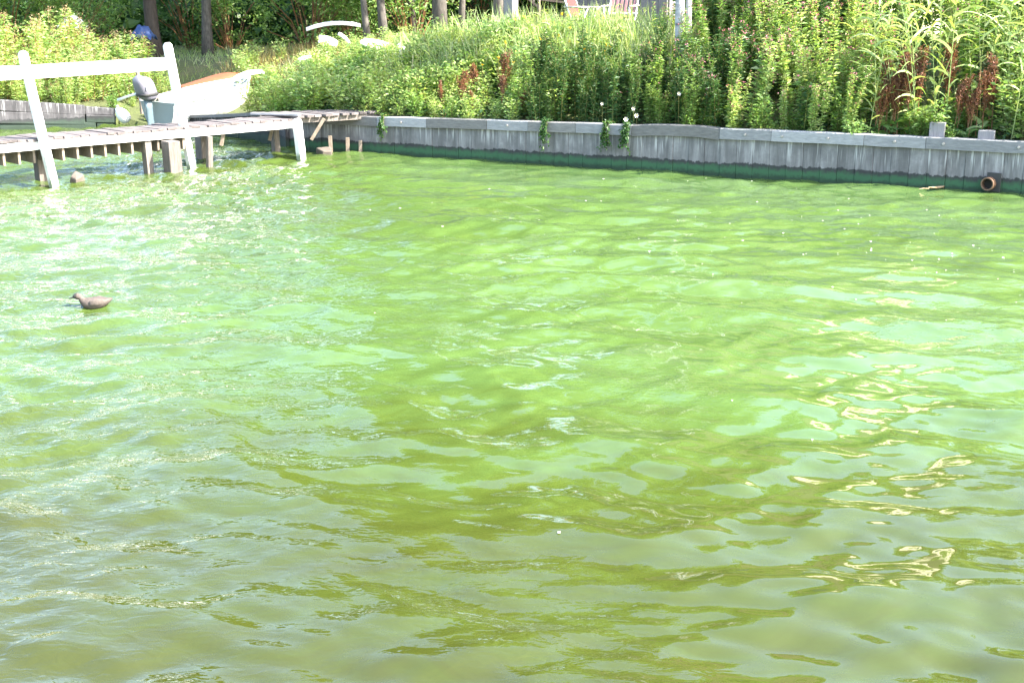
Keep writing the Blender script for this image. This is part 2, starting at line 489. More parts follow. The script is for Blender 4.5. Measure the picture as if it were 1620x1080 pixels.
def build_ground():
    xs = np.unique(np.concatenate([np.linspace(-200, -16, 14), np.linspace(-16, 14, 121), np.linspace(14, 200, 14), SX]))
    vs = np.concatenate([[0.0, 0.0], np.linspace(0.04, 8, 40), np.linspace(8.5, 30, 30), np.array([40, 60, 100, 200, 400.])])
    V = []; F = []
    for j, v in enumerate(vs):
        y = shore_y(xs) + 0.05 + v
        z = ground_z(xs, y) if j else np.full_like(xs, -1.2)
        V.append(np.stack([xs, y, z], 1))
    V = np.concatenate(V); n = len(xs)
    for j in range(len(vs) - 1):
        for i in range(n - 1):
            F.append((j*n+i, j*n+i+1, (j+1)*n+i+1, (j+1)*n+i))
    mb = MB(); mb.add(V, F)
    tag(mb.build('ground', M['ground'], smooth=True), kind='structure')
build_ground()

# ------------------------------------------------------------------ water
def wave_height(X, Y):
    r = np.random.default_rng(5)
    Z = np.zeros_like(X)
    # slow drift of phase so that crests bend and break up
    wx = 0.20 * np.sin(0.9 * X + 0.5 * Y + 1.0) + 0.14 * np.sin(0.37 * X - 1.1 * Y + 2.2) + 0.05 * np.sin(2.3 * X + 1.7 * Y)
    wy = 0.18 * np.sin(0.6 * X - 0.8 * Y + 0.3) + 0.12 * np.sin(1.3 * X + 0.45 * Y + 4.0) + 0.04 * np.sin(-1.9 * X + 2.6 * Y + 1)
    Xw, Yw = X + wx, Y + wy
    chop = 1.0 + 1.3 * ss((-0.8 - X) / 3.5)
    calm = 0.75 + 0.5 * (0.5 + 0.5 * np.sin(0.8 * X + 1.1) * np.sin(0.55 * Y + 0.4))
    n = 110
    for i in range(n):
        lam = 0.15 * (1.5 / 0.15) ** r.random()
        k = 2 * math.pi / lam
        th = math.radians(r.normal(80, 33))
        slope = 0.020 * (lam / 0.7) ** 0.10 if lam > 0.35 else 0.0185
        slope *= r.uniform(0.5, 1.4)
        a = slope / k * WAVE
        ph = r.random() * 6.283
        s = np.sin(k * (Xw * math.cos(th) + Yw * math.sin(th)) + ph)
        Z += a * s * (chop if lam < 0.7 else 1.0) * calm
    return Z
WAVE = 1.02
def build_water():
    ys = [3.2]
    while ys[-1] < 28: ys.append(ys[-1] + max(0.012, 0.0036 * ys[-1]))
    ys = np.concatenate([[-80, -30, -10, -3, 0.5, 2, 2.7], ys, [30, 34, 40]])
    xs = np.concatenate([[-260, -120, -60, -30, -20, -16, -14], np.arange(-12.5, 9.5, 0.033), [10, 11, 13, 16, 24, 60, 120, 260]])
    X, Y = np.meshgrid(xs, ys)
    Z = wave_height(X, Y)
    fade = ss((13.0 - np.abs(X + 1.5)) / 1.5) * ss((Y - 2.2) / 1.0) * ss((29 - Y) / 1.5)
    Z = Z * fade
    V = np.stack([X, Y, Z], -1).reshape(-1, 3)
    ny, nx = X.shape
    idx = np.arange(ny * nx).reshape(ny, nx)
    F = np.stack([idx[:-1, :-1], idx[:-1, 1:], idx[1:, 1:], idx[1:, :-1]], -1).reshape(-1, 4)
    me = bpy.data.meshes.new('water')
    me.vertices.add(len(V)); me.vertices.foreach_set('co', V.ravel().astype(np.float32))
    me.loops.add(F.size); me.loops.foreach_set('vertex_index', F.ravel().astype(np.int32))
    me.polygons.add(len(F)); me.polygons.foreach_set('loop_start', (np.arange(len(F)) * 4).astype(np.int32))
    me.update(calc_edges=True); me.validate()
    me.materials.append(M['water']); me.shade_smooth()
    o = bpy.data.objects.new('water', me); COL.objects.link(o)
    tag(o, kind='structure')
build_water()

# ------------------------------------------------------------------ retaining wall
def zrot(m2): return np.array([[m2[0][0], m2[0][1], 0], [m2[1][0], m2[1][1], 0], [0, 0, 1]])
WM = np.array([[WD[0], WN[0], 0], [WD[1], WN[1], 0], [0, 0, 1.0]])
WANG = math.atan2(WD[1], WD[0])
def cap_top(s): return float(np.interp(s, [-1, 1.2, 3, 8, 16], [0.60, 0.62, 0.655, 0.70, 0.70]))

def build_wall():
    root = empty('retaining_wall', (W0[0], W0[1], 0), WANG)
    tag(root, 'long low grey plank wall with green algae band holding back the planted bank', 'wall')
    # local frame: x along the wall, -y out to the water
    pw = 0.245
    variants = []
    for k in range(6):
        mb = MB()
        x0, x1 = -pw/2 + 0.0015, pw/2 - 0.0015
        c = 0.003
        prof = [(x0, 0.0), (x0 + c, -c), (x1 - c, -c), (x1, 0.0), (x1, 0.07), (x0, 0.07)]
        rings = [[(px, py + RNG.uniform(-0.0015, 0.0015), z) for px, py in prof] for z in (-0.9, 0.56)]
        mb.loft(rings)
        variants.append(mb.mesh('plank', M['wall']))
    s = WALL_S0; i = 0
    while s < WALL_S1:
        o = inst('plank', variants[i % 6], root, (s + pw/2, random.uniform(-0.008, 0.008), 0))
        o.rotation_euler = (random.uniform(-0.004, 0.004), 0, random.uniform(-0.015, 0.015))
        s += pw; i += 1
    bk = MB(); bk.box(((WALL_S0 + WALL_S1) / 2, 0.09, -0.2), (WALL_S1 - WALL_S0, 0.03, 1.4)); bk.build('backing_board', M['old_wall'], root)
    # cap boards: lengths and tones as they are
    cuts = [-0.75, 1.15, 2.11, 3.23, 3.96, 4.78, 5.70, 7.08, 7.85, 9.16, 9.99, 11.9, 13.6, 16.0]
    dark = {0, 2, 4, 6}
    for k in range(len(cuts) - 1):
        a, b = cuts[k], cuts[k + 1]
        za, zb = cap_top(a), cap_top(b)
        h = 0.155 if k != 6 else 0.165
        off = -0.055 + random.uniform(-0.006, 0.006)
        mb = MB()
        n = max(2, int((b - a) / 0.25)); rings = []
        for q in range(n + 1):
            t = q / n; xx = a + 0.003 + (b - a - 0.006) * t; zt = za + (zb - za) * t + RNG.uniform(-0.004, 0.004) + random.choice((0, 0, 0.004))
            if k == 6: zt += 0.025 * math.sin(math.pi * t) ** 0.5
            rings.append([(xx, off, zt - h), (xx, off + 0.004, zt - 0.01), (xx, off + 0.014, zt), (xx, 0.16, zt - 0.005), (xx, 0.16, zt - h + 0.03), (xx, 0.095, zt - h + 0.03), (xx, 0.095, zt - h)])
        mb.loft(rings)
        o = mb.build('cap_board', M['cap_dark'] if k in dark else M['cap'], root)
        if k in (5, 7, 8, 9, 10, 11, 3, 1):
            for f in ((0.5,) if b - a < 1.0 else (0.12, 0.62)):
                xx = a + (b - a) * f
                bm = MB(); zt = za + (zb - za) * f - 0.075
                bm.tube([(xx, off - 0.018, zt), (xx, off + 0.01, zt)], 0.017, 8)
                bm.build('bolt', M['bolt'], root)
    return root
build_wall()

# two post stubs standing up behind the cap
for s, w, h, lab in ((10.10, 0.20, 0.19, 'taller square grey post stub behind the wall cap near the brown dock'),
                     (10.74, 0.21, 0.11, 'lower square grey post stub behind the wall cap above the drain pipe')):
    p = wall_xy(s, -0.14)
    mb = MB(); mb.box((0, 0, -0.25), (w, w * 0.8, h * 2 + 0.5 - h))
    o = mb.build('post_stub', M['grey_post'], bevel=0.006)
    o.location = (p[0], p[1], cap_top(s) + h - (h * 2 + 0.5 - h) / 2 + 0.25); o.rotation_euler = (0, 0, WANG + 0.05)
    tag(o, lab, 'post stub', 'post stubs behind the wall cap')

# drain pipe
def build_pipe():
    s = 10.86
    root = empty('drain_pipe', (*wall_xy(s, 0.0), 0.125), WANG - 0.25)
    tag(root, 'short orange brown drain pipe sticking out of the wall just above the water', 'pipe')
    n = 20; R, r = 0.088, 0.072
    def ring(rad, y): return [(rad * math.cos(2*math.pi*k/n), y, rad * math.sin(2*math.pi*k/n)) for k in range(n)]
    mb = MB(); mb.loft([ring(R, 0.1), ring(R, -0.10), ring(R * 0.99, -0.115), ring(r, -0.115), ring(r, 0.12)], cap=False)
    mb.build('pipe_wall', M['pipe'], root, smooth=False)
    b = MB(); b.add([(0, -0.03, 0)] + ring(r, -0.03), [(0, 1 + k, 1 + (k + 1) % n) for k in range(n)]); b.build('pipe_shade_disc', M['pipe_shade'], root)  # dark disc standing in for the shade inside the bore
    c = MB(); c.box((0.03, -0.012, 0.02), (0.22, 0.02, 0.25)); c.build('surround_plate', M['black'], root)
build_pipe()

# ------------------------------------------------------------------ old timber revetment on the left
def build_revetment():
    pts = [(-26, 22.9), (-13, 24.05), (-10.18, 25.32), (-8.2, 26.45)]
    tops = [0.66, 0.66, 0.62, 0.34]
    root = empty('timber_revetment', (pts[0][0], pts[0][1], 0))
    tag(root, 'old sagging grey timber bank edge beyond the jetty at the left', 'revetment')
    for i in range(3):
        a = np.array(pts[i]); b = np.array(pts[i+1])
        L = np.linalg.norm(b - a); d = (b - a) / L; nrm = np.array([d[1], -d[0]])
        for row in range(3):
            t = 0.0
            while t < L - 0.05:
                ln = min(random.uniform(1.6, 2.6), L - t)
                z0a = tops[i] + (tops[i+1] - tops[i]) * (t / L); z0b = tops[i] + (tops[i+1] - tops[i]) * ((t + ln) / L)
                fa, fb = (z0a + 0.1) / 3, (z0b + 0.1) / 3
                pa = a + d * (t + 0.01) + nrm * random.uniform(0.0, 0.05); pb = a + d * (t + ln - 0.01) + nrm * random.uniform(0.0, 0.05)
                za = z0a - fa * (row + 0.5); zb = z0b - fb * (row + 0.5)
                mb = MB(); mb.bar((pa[0] - pts[0][0], pa[1] - pts[0][1], za), (pb[0] - pts[0][0], pb[1] - pts[0][1], zb), 0.09, max(fa, fb) * 0.93, jit=0.012)
                mb.build('beam', M['old_wall'], root, bevel=0.015)
                t += ln
    # short return beside the boat, running back to the corner of the plank wall
    root2 = empty('low_bank_wall', (-5.9, 24.45, 0))
    tag(root2, 'short low dark grey plank wall behind the jetty under the dinghy bow', 'wall')
    q = [(-6.35, 24.75, 0.30), (-5.6, 24.2, 0.36), (-4.83, 23.62, 0.44), (-4.15, 22.75, 0.52), (-3.9, 22.12, 0.58)]
    for i in range(4):
        a = np.array(q[i][:2]); b = np.array(q[i+1][:2]); L = np.linalg.norm(b - a); n = max(2, int(L / 0.3)); d = (b - a) / n
        for k in range(n):
            c = a + d * (k + 0.5); h = q[i][2] + (q[i+1][2] - q[i][2]) * (k + 0.5) / n
            mb = MB(); pa = c - d * 0.49; pb = c + d * 0.49
            zc = (h - 0.8) / 2
            mb.bar((pa[0] + 5.9, pa[1] - 24.45, zc), (pb[0] + 5.9, pb[1] - 24.45, zc), 0.06, h + 0.8)
            mb.build('plank', M['old_wall'], root2)
        mb = MB(); a3 = np.array([a[0] + 5.9, a[1] - 24.45, q[i][2] + 0.02]); b3 = np.array([b[0] + 5.9, b[1] - 24.45, q[i+1][2] + 0.02])
        mb.bar(a3, b3, 0.14, 0.05, jit=0.004); mb.build('cap_board', M['cap_dark'], root2)
build_revetment()

# ------------------------------------------------------------------ jetty
JU = np.array([0.70, 0.714]); JU = JU / np.linalg.norm(JU); JN = np.array([-JU[1], JU[0]])
J0 = np.array([-6.96, 17.30])
JW = 0.68
def jp(l, w, z): p = JU * l + JN * w; return (p[0], p[1], z)
def build_jetty():
    root = empty('jetty', (J0[0], J0[1], 0))
    tag(root, 'narrow grey plank jetty with white painted edge and rail posts', 'jetty')
    # deck planks
    l = -5.0
    while l < 4.95:
        w = random.uniform(0.125, 0.150)
        mb = MB(); zt = 0.625 + random.uniform(-0.006, 0.008)
        mb.bar(jp(l + w/2, -0.02 + random.uniform(-0.025, 0.015), zt), jp(l + w/2, JW + random.uniform(-0.03, 0.03), zt + random.uniform(-0.006, 0.006)), w - 0.012, 0.032, jit=0.002)
        mb.build('deck_plank', M['deck'], root)
        l += w
    # white fascia in lengths, far side plain
    for a, b in ((-5.0, -2.3), (-2.3, 0.62), (0.62, 2.83), (2.83, 4.9)):
        mb = MB(); mb.bar(jp(a + 0.003, 0.0, 0.545), jp(b - 0.003, 0.0, 0.545), 0.045, 0.115); mb.build('fascia_board', M['white_paint'], root, bevel=0.004)
        mb = MB(); mb.bar(jp(a + 0.003, JW - 0.06, 0.545), jp(b - 0.003, JW - 0.06, 0.545), 0.045, 0.11); mb.build('rear_beam', M['pile'], root)
    l = -4.9
    while l < 3.0:
        mb = MB(); mb.bar(jp(l, 0.03, 0.395), jp(l + 0.02, JW - 0.1, 0.395), 0.035, 0.185); mb.build('joist', M['joist'], root, bevel=0.004)
        l += 0.215
    # leaning white posts
    def post(base, top, w, name='rail_post'):
        mb = MB()
        a = Vector(base) - Vector((*J0, 0)); b = Vector(top) - Vector((*J0, 0))
        d = (b - a).normalized(); a2 = a - d * 0.6
        s = Vector((JU[0], JU[1], 0)); s = (s - d * s.dot(d)).normalized(); q = d.cross(s)
        rings = []
        for p, k in ((a2, 1), (b - d * 0.04, 1), (b, 0.55)):
            rings.append([tuple(p + s * (i * w/2 * k) + q * (j * w/2 * k)) for i, j in ((-1, -1), (1, -1), (1, 1), (-1, 1))])
        mb.loft(rings); return mb.build(name, M['white_paint'], root, bevel=0.006)
    post((-6.40, 17.62, 0), (-6.66, 17.62, 1.83), 0.105)
    post((-4.92, 19.45, 0), (-5.17, 19.45, 1.88), 0.105)
    post((-8.4, 15.7, 0), (-8.6, 15.7, 1.85), 0.12)
    post((-3.42, 20.60, 0), (-3.47, 20.60, 0.655), 0.115, 'end_post')
    # rail
    for a, b in (((-10.3, 13.9, 1.52), (-6.60, 17.71, 1.545)), ((-6.60, 17.71, 1.545), (-5.12, 19.53, 1.575))):
        a = Vector(a) - Vector((*J0, 0)); b = Vector(b) - Vector((*J0, 0)); d = (b - a).normalized()
        mb = MB(); mb.bar(a + d * 0.003, b - d * 0.003, 0.035, 0.185); mb.build('rail_board', M['white_paint'], root, bevel=0.004)
    for x, y, z in ((-6.615, 17.555, 1.59), (-6.605, 17.555, 1.50), (-5.13, 19.385, 1.62), (-5.12, 19.385, 1.53), (-6.485, 17.555, 0.56), (-4.995, 19.385, 0.56)):
        mb = MB(); mb.tube([(x - J0[0], y - J0[1] - 0.012, z), (x - J0[0], y - J0[1] + 0.02, z)], 0.014, 8); mb.build('bolt', M['bolt'], root)
    # grey piles under the deck
    for x, y, w, lean, top in ((-5.05, 18.90, 0.22, -0.02, 0.50), (-5.42, 18.95, 0.13, -0.03, 0.50), (-6.72, 18.15, 0.16, -0.05, 0.50), (-4.72, 19.6, 0.09, 0.06, 0.50),
                               (-3.92, 21.2, 0.12, -0.03, 0.56), (-7.4, 17.1, 0.2, 0.0, 0.5), (-9.2, 15.9, 0.2, 0.02, 0.5), (-5.0, 20.55, 0.18, 0, 0.52), (-6.9, 18.7, 0.18, 0, 0.52), (-8.6, 16.7, 0.18, 0, 0.5)):
        mb = MB(); mb.bar((x - J0[0], y - J0[1], -0.7), (x - J0[0] + lean, y - J0[1], top - 0.02), w, w * 0.9, up=(JU[0], JU[1], 0), jit=0.006)
        mb.build('pile', M['pile'], root, bevel=0.01)
    # thin braces at the landward end
    for a, b in (((-4.02, 21.1, 0.25), (-3.93, 21.1, 0.57)), ((-3.30, 20.95, 0.28), (-3.08, 20.95, 0.62)), ((-4.55, 19.9, 0.30), (-4.5, 19.9, 0.50))):
        mb = MB(); mb.bar(Vector(a) - Vector((*J0, 0)), Vector(b) - Vector((*J0, 0)), 0.05, 0.05); mb.build('brace', M['joist'], root)
    # landing that fans out to the wall
    N0, N1, F0, F1 = np.array((-3.52, 20.72)), np.array((-1.98, 21.72)), np.array((-4.32, 21.42)), np.array((-2.35, 22.35))
    n = 11
    for k in range(n):
        t = (k + 0.5) / n
        a = N0 + (N1 - N0) * t; b = F0 + (F1 - F0) * t
        a = a + (a - b) / np.linalg.norm(a - b) * random.uniform(-0.03, 0.05)
        w0 = np.linalg.norm(N1 - N0) / n
        mb = MB(); z = 0.665 + 0.01 * t + random.uniform(-0.004, 0.004)
        mb.bar((a[0] - J0[0], a[1] - J0[1], z), (b[0] - J0[0], b[1] - J0[1], z), w0 * 0.80, 0.034)
        mb.build('landing_plank', M['deck'], root)
    for t0 in (0.1, 0.85):
        a = N0 + (F0 - N0) * t0; b = N1 + (F1 - N1) * t0
        mb = MB(); mb.bar((a[0] - J0[0], a[1] - J0[1], 0.603), (b[0] - J0[0], b[1] - J0[1], 0.61), 0.05, 0.085); mb.build('landing_beam', M['pile'], root)
    mb = MB(); mb.bar((-4.28 - J0[0], 21.05 - J0[1], 0.70), (-3.45 - J0[0], 20.78 - J0[1], 0.70), 0.10, 0.03); mb.build('loose_board', M['cap'], root)
build_jetty()

# blocks lying in the shallows under the jetty
def rock(name, loc, size, mat, label, cat, seed, rz=0.0):
    mb = MB(); mb.box((0, 0, 0), [2 * k for k in size], None, size[0] * 0.32)
    o = mb.build(name, mat, bevel=0.02)
    o.location = loc; o.rotation_euler = (0.12, -0.15, rz + seed * 0.4); tag(o, label, cat); return o
rock('stone', (-6.18, 17.95, 0.0), (0.10, 0.08, 0.12), M['stone'], 'pale block of stone in the water beside the foot of the first white post', 'stone', 3)
rock('stone', (-3.12, 21.2, 0.02), (0.13, 0.10, 0.11), M['stone'], 'pale algae stained block in the water under the landing at the wall', 'stone', 5)

def build_stakes():
    for (x, y, top, lean, lab) in ((-3.03, 21.35, 0.30, -0.02, 'short pale stake stub standing closest to the landing block'), (-2.78, 21.45, 0.26, 0.01, 'middle pale stake stub in front of the dark wall corner'), (-2.55, 21.40, 0.22, 0.0, 'lowest pale stake stub in front of the dark wall corner, nearest the open plank wall')):
        mb = MB(); mb.bar((0, 0, -0.5), (lean, 0, top), 0.055, 0.055); o = mb.build('stake', M['joist']); o.location = (x, y, 0)
        tag(o, lab, 'stake', 'stake stubs under the landing')
    mb = MB(); mb.tube([(0, 0, 0), (-0.02, 0, 0.5), (-0.05, 0.0, 1.1)], [0.045, 0.04, 0.035], 8)
    o = mb.build('stake', M['stick']); o.location = (-7.55, 26.15, 0.25); tag(o, 'thin tan wooden stake standing on the bank behind the outboard motor', 'stake')
build_stakes()

# ------------------------------------------------------------------ dinghy, outboard motor, fender
def build_dinghy(name, loc, rz, pitch, roll, L, B, D, mats, label, cat, parts=True):
    root = empty(name, loc, rz); root.rotation_euler = (roll, pitch, rz)
    tag(root, label, cat)
    n = 14; m = 10
    def sect(t, off):
        b = B / 2 * (0.86 + 0.22 * math.sin(min(t, 0.55) / 0.55 * math.pi / 2)) * (1 - max(0, (t - 0.45) / 0.55) ** 2.2) - off
        b = max(b, 0.01)
        keel = 0.22 * max(0, (t - 0.55) / 0.45) ** 2 * 1.2 + off
        top = D + 0.16 * t ** 2
        pts = []
        for k in range(m + 1):
            u = k / m
            ang = u * math.pi / 2
            yy = b * (math.sin(ang) ** 0.75) * (0.86 + 0.14 * u); zz = keel + (top - keel) * (1 - math.cos(ang)) ** 1.1
            pts.append((t * L, yy, zz))
        full = [(p[0], -p[1], p[2]) for p in reversed(pts)] + pts[1:]
        return full
    def shell(off, flip):
        V = []; F = []
        for i in range(n + 1): V += sect(i / n * (1.0 if off == 0 else 0.985), off)
        w = 2 * m + 1
        for i in range(n):
            for k in range(w - 1):
                f = (i*w + k, i*w + k+1, (i+1)*w + k+1, (i+1)*w + k)
                F.append(f if not flip else f[::-1])
        return V, F
    o = MB(); o.add(*shell(0, False)); o.build('hull', mats[0], root, smooth=True)
    o = MB(); o.add(*shell(0.025, True)); o.build('hull_lining', mats[1], root, smooth=True)
    s = sect(0, 0)
    o = MB(); w = len(s)
    V = [(p[0], p[1], p[2]) for p in s] + [(p[0] + 0.035, p[1] * 0.97, p[2]) for p in s]
    F = [tuple(range(w))[::-1], tuple(range(w, 2 * w))] + [(i, i + 1, w + i + 1, w + i) for i in range(w - 1)]
    o.add(V, F); o.build('transom', mats[2], root)
    for sg in (-1, 1):
        o = MB(); pts = []
        for i in range(n + 1):
            q = sect(i / n, 0); p = q[-1] if sg > 0 else q[0]; pts.append((p[0], p[1], p[2] + 0.01))
        o.tube(pts, 0.028, 8); o.build('gunwale', mats[0], root, smooth=True)
    if parts:
        for t in (0.28, 0.6):
            q = sect(t, 0.03); o = MB(); o.bar((t * L, q[4][1], D * 0.72), (t * L, -q[4][1], D * 0.72), 0.22, 0.03); o.build('thwart', mats[1], root)
    return root
HD = math.radians(90 - 32)
build_dinghy('dinghy', (-6.75, 24.45, 0.10), HD, -0.07, 0.03, 2.55, 1.05, 0.52, (M['hull'], M['hull_in_shade'], M['hull_in_shade']),
             'small white dinghy drawn up on the bank behind the jetty with its stern outwards', 'dinghy')
build_dinghy('rowing_boat', (-6.72, 26.0, 0.81), math.radians(57), -0.17, math.pi, 2.05, 0.72, 0.34, (M['rust_orange'], M['hull_in_shade'], M['rust_orange']),
             'upturned orange brown hull lying in the weeds behind the white dinghy', 'boat', False)

def build_motor():
    root = empty('outboard_motor', (-6.78, 24.42, 0.27), HD)
    tag(root, 'grey outboard motor with tiller clamped on the stern of the white dinghy', 'outboard motor')
    # local: +x is forward to the bow, hangs behind the transom
    ox = -0.16
    mb = MB(); rings = []
    prof = [(0.42, 0.10, 0.12), (0.46, 0.17, 0.15), (0.60, 0.19, 0.16), (0.74, 0.19, 0.155), (0.83, 0.16, 0.13), (0.875, 0.09, 0.07), (0.885, 0.02, 0.02)]
    def sq(a, e): return math.copysign(abs(a) ** e, a)
    for z, rx, ry in prof:
        rings.append([(ox - 0.02 + rx * sq(math.cos(a), 0.7) - (z - 0.6) * 0.28, ry * sq(math.sin(a), 0.7), z - 0.10 * max(0, z - 0.7) * sq(math.cos(a), 1.0)) for a in np.linspace(0, 2*math.pi, 20, endpoint=False)])
    mb.loft(rings); mb.build('cowling', M['motor'], root, smooth=True)
    mb = MB(); rings = []
    for z, rx, ry in ((0.50, 0.197, 0.165), (0.505, 0.203, 0.171), (0.545, 0.205, 0.172), (0.55, 0.199, 0.167)):
        rings.append([(ox - 0.02 + rx * sq(math.cos(a), 0.7) - (z - 0.6) * 0.28, ry * sq(math.sin(a), 0.7), z) for a in np.linspace(0, 2*math.pi, 20, endpoint=False)])
    mb.loft(rings); mb.build('seam_band', M['black'], root, smooth=True)
    for sg in (-1, 1):
        mb = MB(); mb.box((ox - 0.05, sg * 0.163, 0.66), (0.20, 0.012, 0.07)); mb.build('side_panel', M['white_plastic'], root)
    mb = MB(); rings = []
    for z, rx, ry in ((0.43, 0.09, 0.06), (0.25, 0.08, 0.05), (0.05, 0.075, 0.04), (-0.12, 0.09, 0.03), (-0.22, 0.10, 0.02)):
        rings.append([(ox + rx * math.cos(a), ry * math.sin(a), z) for a in np.linspace(0, 2*math.pi, 12, endpoint=False)])
    mb.loft(rings); mb.build('leg', M['motor_leg'], root, smooth=True)
    mb = MB(); mb.tube([(ox - 0.12, 0, -0.2), (ox + 0.1, 0, -0.2)], [0.03, 0.045], 10); mb.build('gearcase', M['motor_leg'], root, smooth=True)
    mb = MB()
    for k in range(3):
        a = k * 2.094; mb.bar((ox - 0.14, 0.02 * math.cos(a), -0.2 + 0.02 * math.sin(a)), (ox - 0.15, 0.1 * math.cos(a), -0.2 + 0.1 * math.sin(a)), 0.012, 0.06)
    tag(mb.build('propeller', M['bolt'], root), kind='stuff')
    mb = MB(); mb.bar((0.03, 0.0, 0.5), (-0.10, 0, 0.42), 0.18, 0.10); mb.bar((0.05, 0, 0.50), (0.05, 0, 0.36), 0.16, 0.03, up=(1, 0, 0)); mb.build('clamp_bracket', M['bolt'], root, bevel=0.01)
    mb = MB(); mb.tube([(ox, 0.14, 0.55), (ox - 0.12, 0.34, 0.50), (ox - 0.2, 0.60, 0.42)], [0.028, 0.024, 0.028], 8); mb.build('tiller', M['white_plastic'], root, smooth=True)
    mb = MB(); mb.box((ox - 0.03, -0.02, 0.80), (0.12, 0.14, 0.06)); mb.build('cowling_handle', M['white_plastic'], root, bevel=0.02)
    root.rotation_euler = (0, -0.08, HD)
build_motor()

def build_fender():
    root = empty('fender', (-7.72, 25.05, 0.10)); tag(root, 'white pear shaped fender buoy floating off the stern of the dinghy', 'buoy')
    mb = MB(); rings = []
    for z, r in ((-0.06, 0.05), (-0.02, 0.11), (0.06, 0.12), (0.14, 0.115), (0.21, 0.085), (0.26, 0.05), (0.29, 0.03)):
        rings.append([(r * math.cos(a), r * math.sin(a) , z) for a in np.linspace(0, 2*math.pi, 14, endpoint=False)])
    mb.loft(rings); mb.build('float', M['white_plastic'], root, smooth=True)
    mb = MB(); mb.tube([(0, 0, 0.28), (0.02, 0, 0.33), (0.05, 0, 0.33), (0.05, 0, 0.29)], 0.012, 6); mb.build('eye', M['bolt'], root)
    root.rotation_euler = (0.5, -0.5, 0)
    root.location = (-7.52, 24.9, 0.26)
build_fender()

# ------------------------------------------------------------------ duck
def build_duck():
    root = empty('duck', (-3.53, 10.42, -0.014), math.radians(190)); root.scale = (0.86, 0.86, 0.95); tag(root, 'small brown duck swimming to the left on the green water', 'duck')
    # spine from tail to head; local +x is forward. (x, z, half width, half height)
    sp = [(-0.170, 0.078, 0.008, 0.006), (-0.140, 0.064, 0.034, 0.020), (-0.09, 0.048, 0.060, 0.042), (-0.03, 0.038, 0.074, 0.056), (0.04, 0.036, 0.073, 0.058),
(0.090, 0.046, 0.060, 0.052), (0.118, 0.068, 0.038, 0.036), (0.130, 0.088, 0.028, 0.027), (0.144, 0.104, 0.032, 0.029), (0.166, 0.109, 0.035, 0.032), (0.188, 0.106, 0.028, 0.024), (0.203, 0.100, 0.012, 0.010)]
    mb = MB(); rings = []; n = 16
    for i, (x, z, w, h) in enumerate(sp):
        a = sp[max(i-1, 0)]; b = sp[min(i+1, len(sp)-1)]
        t = Vector((b[0]-a[0], 0, b[1]-a[1])).normalized(); up = Vector((-t.z, 0, t.x))
        rings.append([tuple(Vector((x, 0, z)) + Vector((0, 1, 0)) * w * math.cos(k) + up * h * math.sin(k)) for k in np.linspace(0, 2*math.pi, n, endpoint=False)])
    mb.loft(rings)
    o = mb.build('body', M['duck_body'], root, smooth=True)
    o.data.materials.append(M['duck_head'])
    for f in o.data.polygons:
        if f.center.x > 0.160: f.material_index = 1
    sub = o.modifiers.new('s', 'SUBSURF'); sub.levels = 1; sub.render_levels = 2
    mb = MB(); rings = []
    for x, w, h, z in ((0.198, 0.014, 0.011, 0.101), (0.216, 0.014, 0.007, 0.095), (0.236, 0.015, 0.005, 0.091), (0.244, 0.008, 0.002, 0.090)):
        rings.append([(x, w * math.cos(k), z + h * math.sin(k)) for k in np.linspace(0, 2*math.pi, 10, endpoint=False)])
    mb.loft(rings); mb.build('bill', M['bill'], root, smooth=True)
    for sg in (-1, 1):
        mb = MB(); rings = []
        for x, y, z, w, h in ((0.06, 0.060, 0.045, 0.004, 0.010), (0.03, 0.072, 0.054, 0.009, 0.030), (-0.04, 0.070, 0.060, 0.010, 0.032), (-0.10, 0.046, 0.062, 0.007, 0.018), (-0.15, 0.018, 0.070, 0.003, 0.006)):
            rings.append([(x, sg * (y + w * math.cos(k)), z + h * math.sin(k)) for k in np.linspace(0, 2*math.pi, 10, endpoint=False)])
        mb.loft(rings); mb.build('wing', M['duck_wing'], root, smooth=True)
        mb = MB(); mb.tube([(0.182, sg * 0.022, 0.115), (0.182, sg * 0.031, 0.115)], 0.005, 8); mb.build('eye', M['black'], root)
build_duck()

# ------------------------------------------------------------------ flecks and a drifting leaf on the water
def build_flecks():
    mb = MB(); n = 420
    X = np.concatenate([RNG.normal(5.2, 0.9, 60), RNG.normal(3.9, 1.9, 70), RNG.uniform(-2, 5, 30)]); Y = np.concatenate([RNG.normal(12.6, 0.9, 60), RNG.normal(14.2, 2.1, 70), RNG.uniform(5, 19, 30)])
    for x, y in zip(X, Y):
        if y > shore_y(x) - 0.3 or y < 4.5 or y > 22: continue
        r = 0.0035 + 0.008 * random.random() ** 3 * (0.5 + y / 20); a0 = random.random() * 6
        z = float(wave_height(np.array([x]), np.array([y]))[0]) + 0.003
        mb.add([(x + r * math.cos(a0 + k) * random.uniform(0.7, 1.3), y + r * 1.2 * math.sin(a0 + k), z + 0.002 * (k % 2)) for k in np.linspace(0, 5.2, 6)], [(0, 1, 2, 3, 4, 5)])
    o = mb.build('floating_fluff', M['fleck']); tag(o, 'scattered white specks of fluff floating on the green water', 'fluff', kind='stuff')
build_flecks()
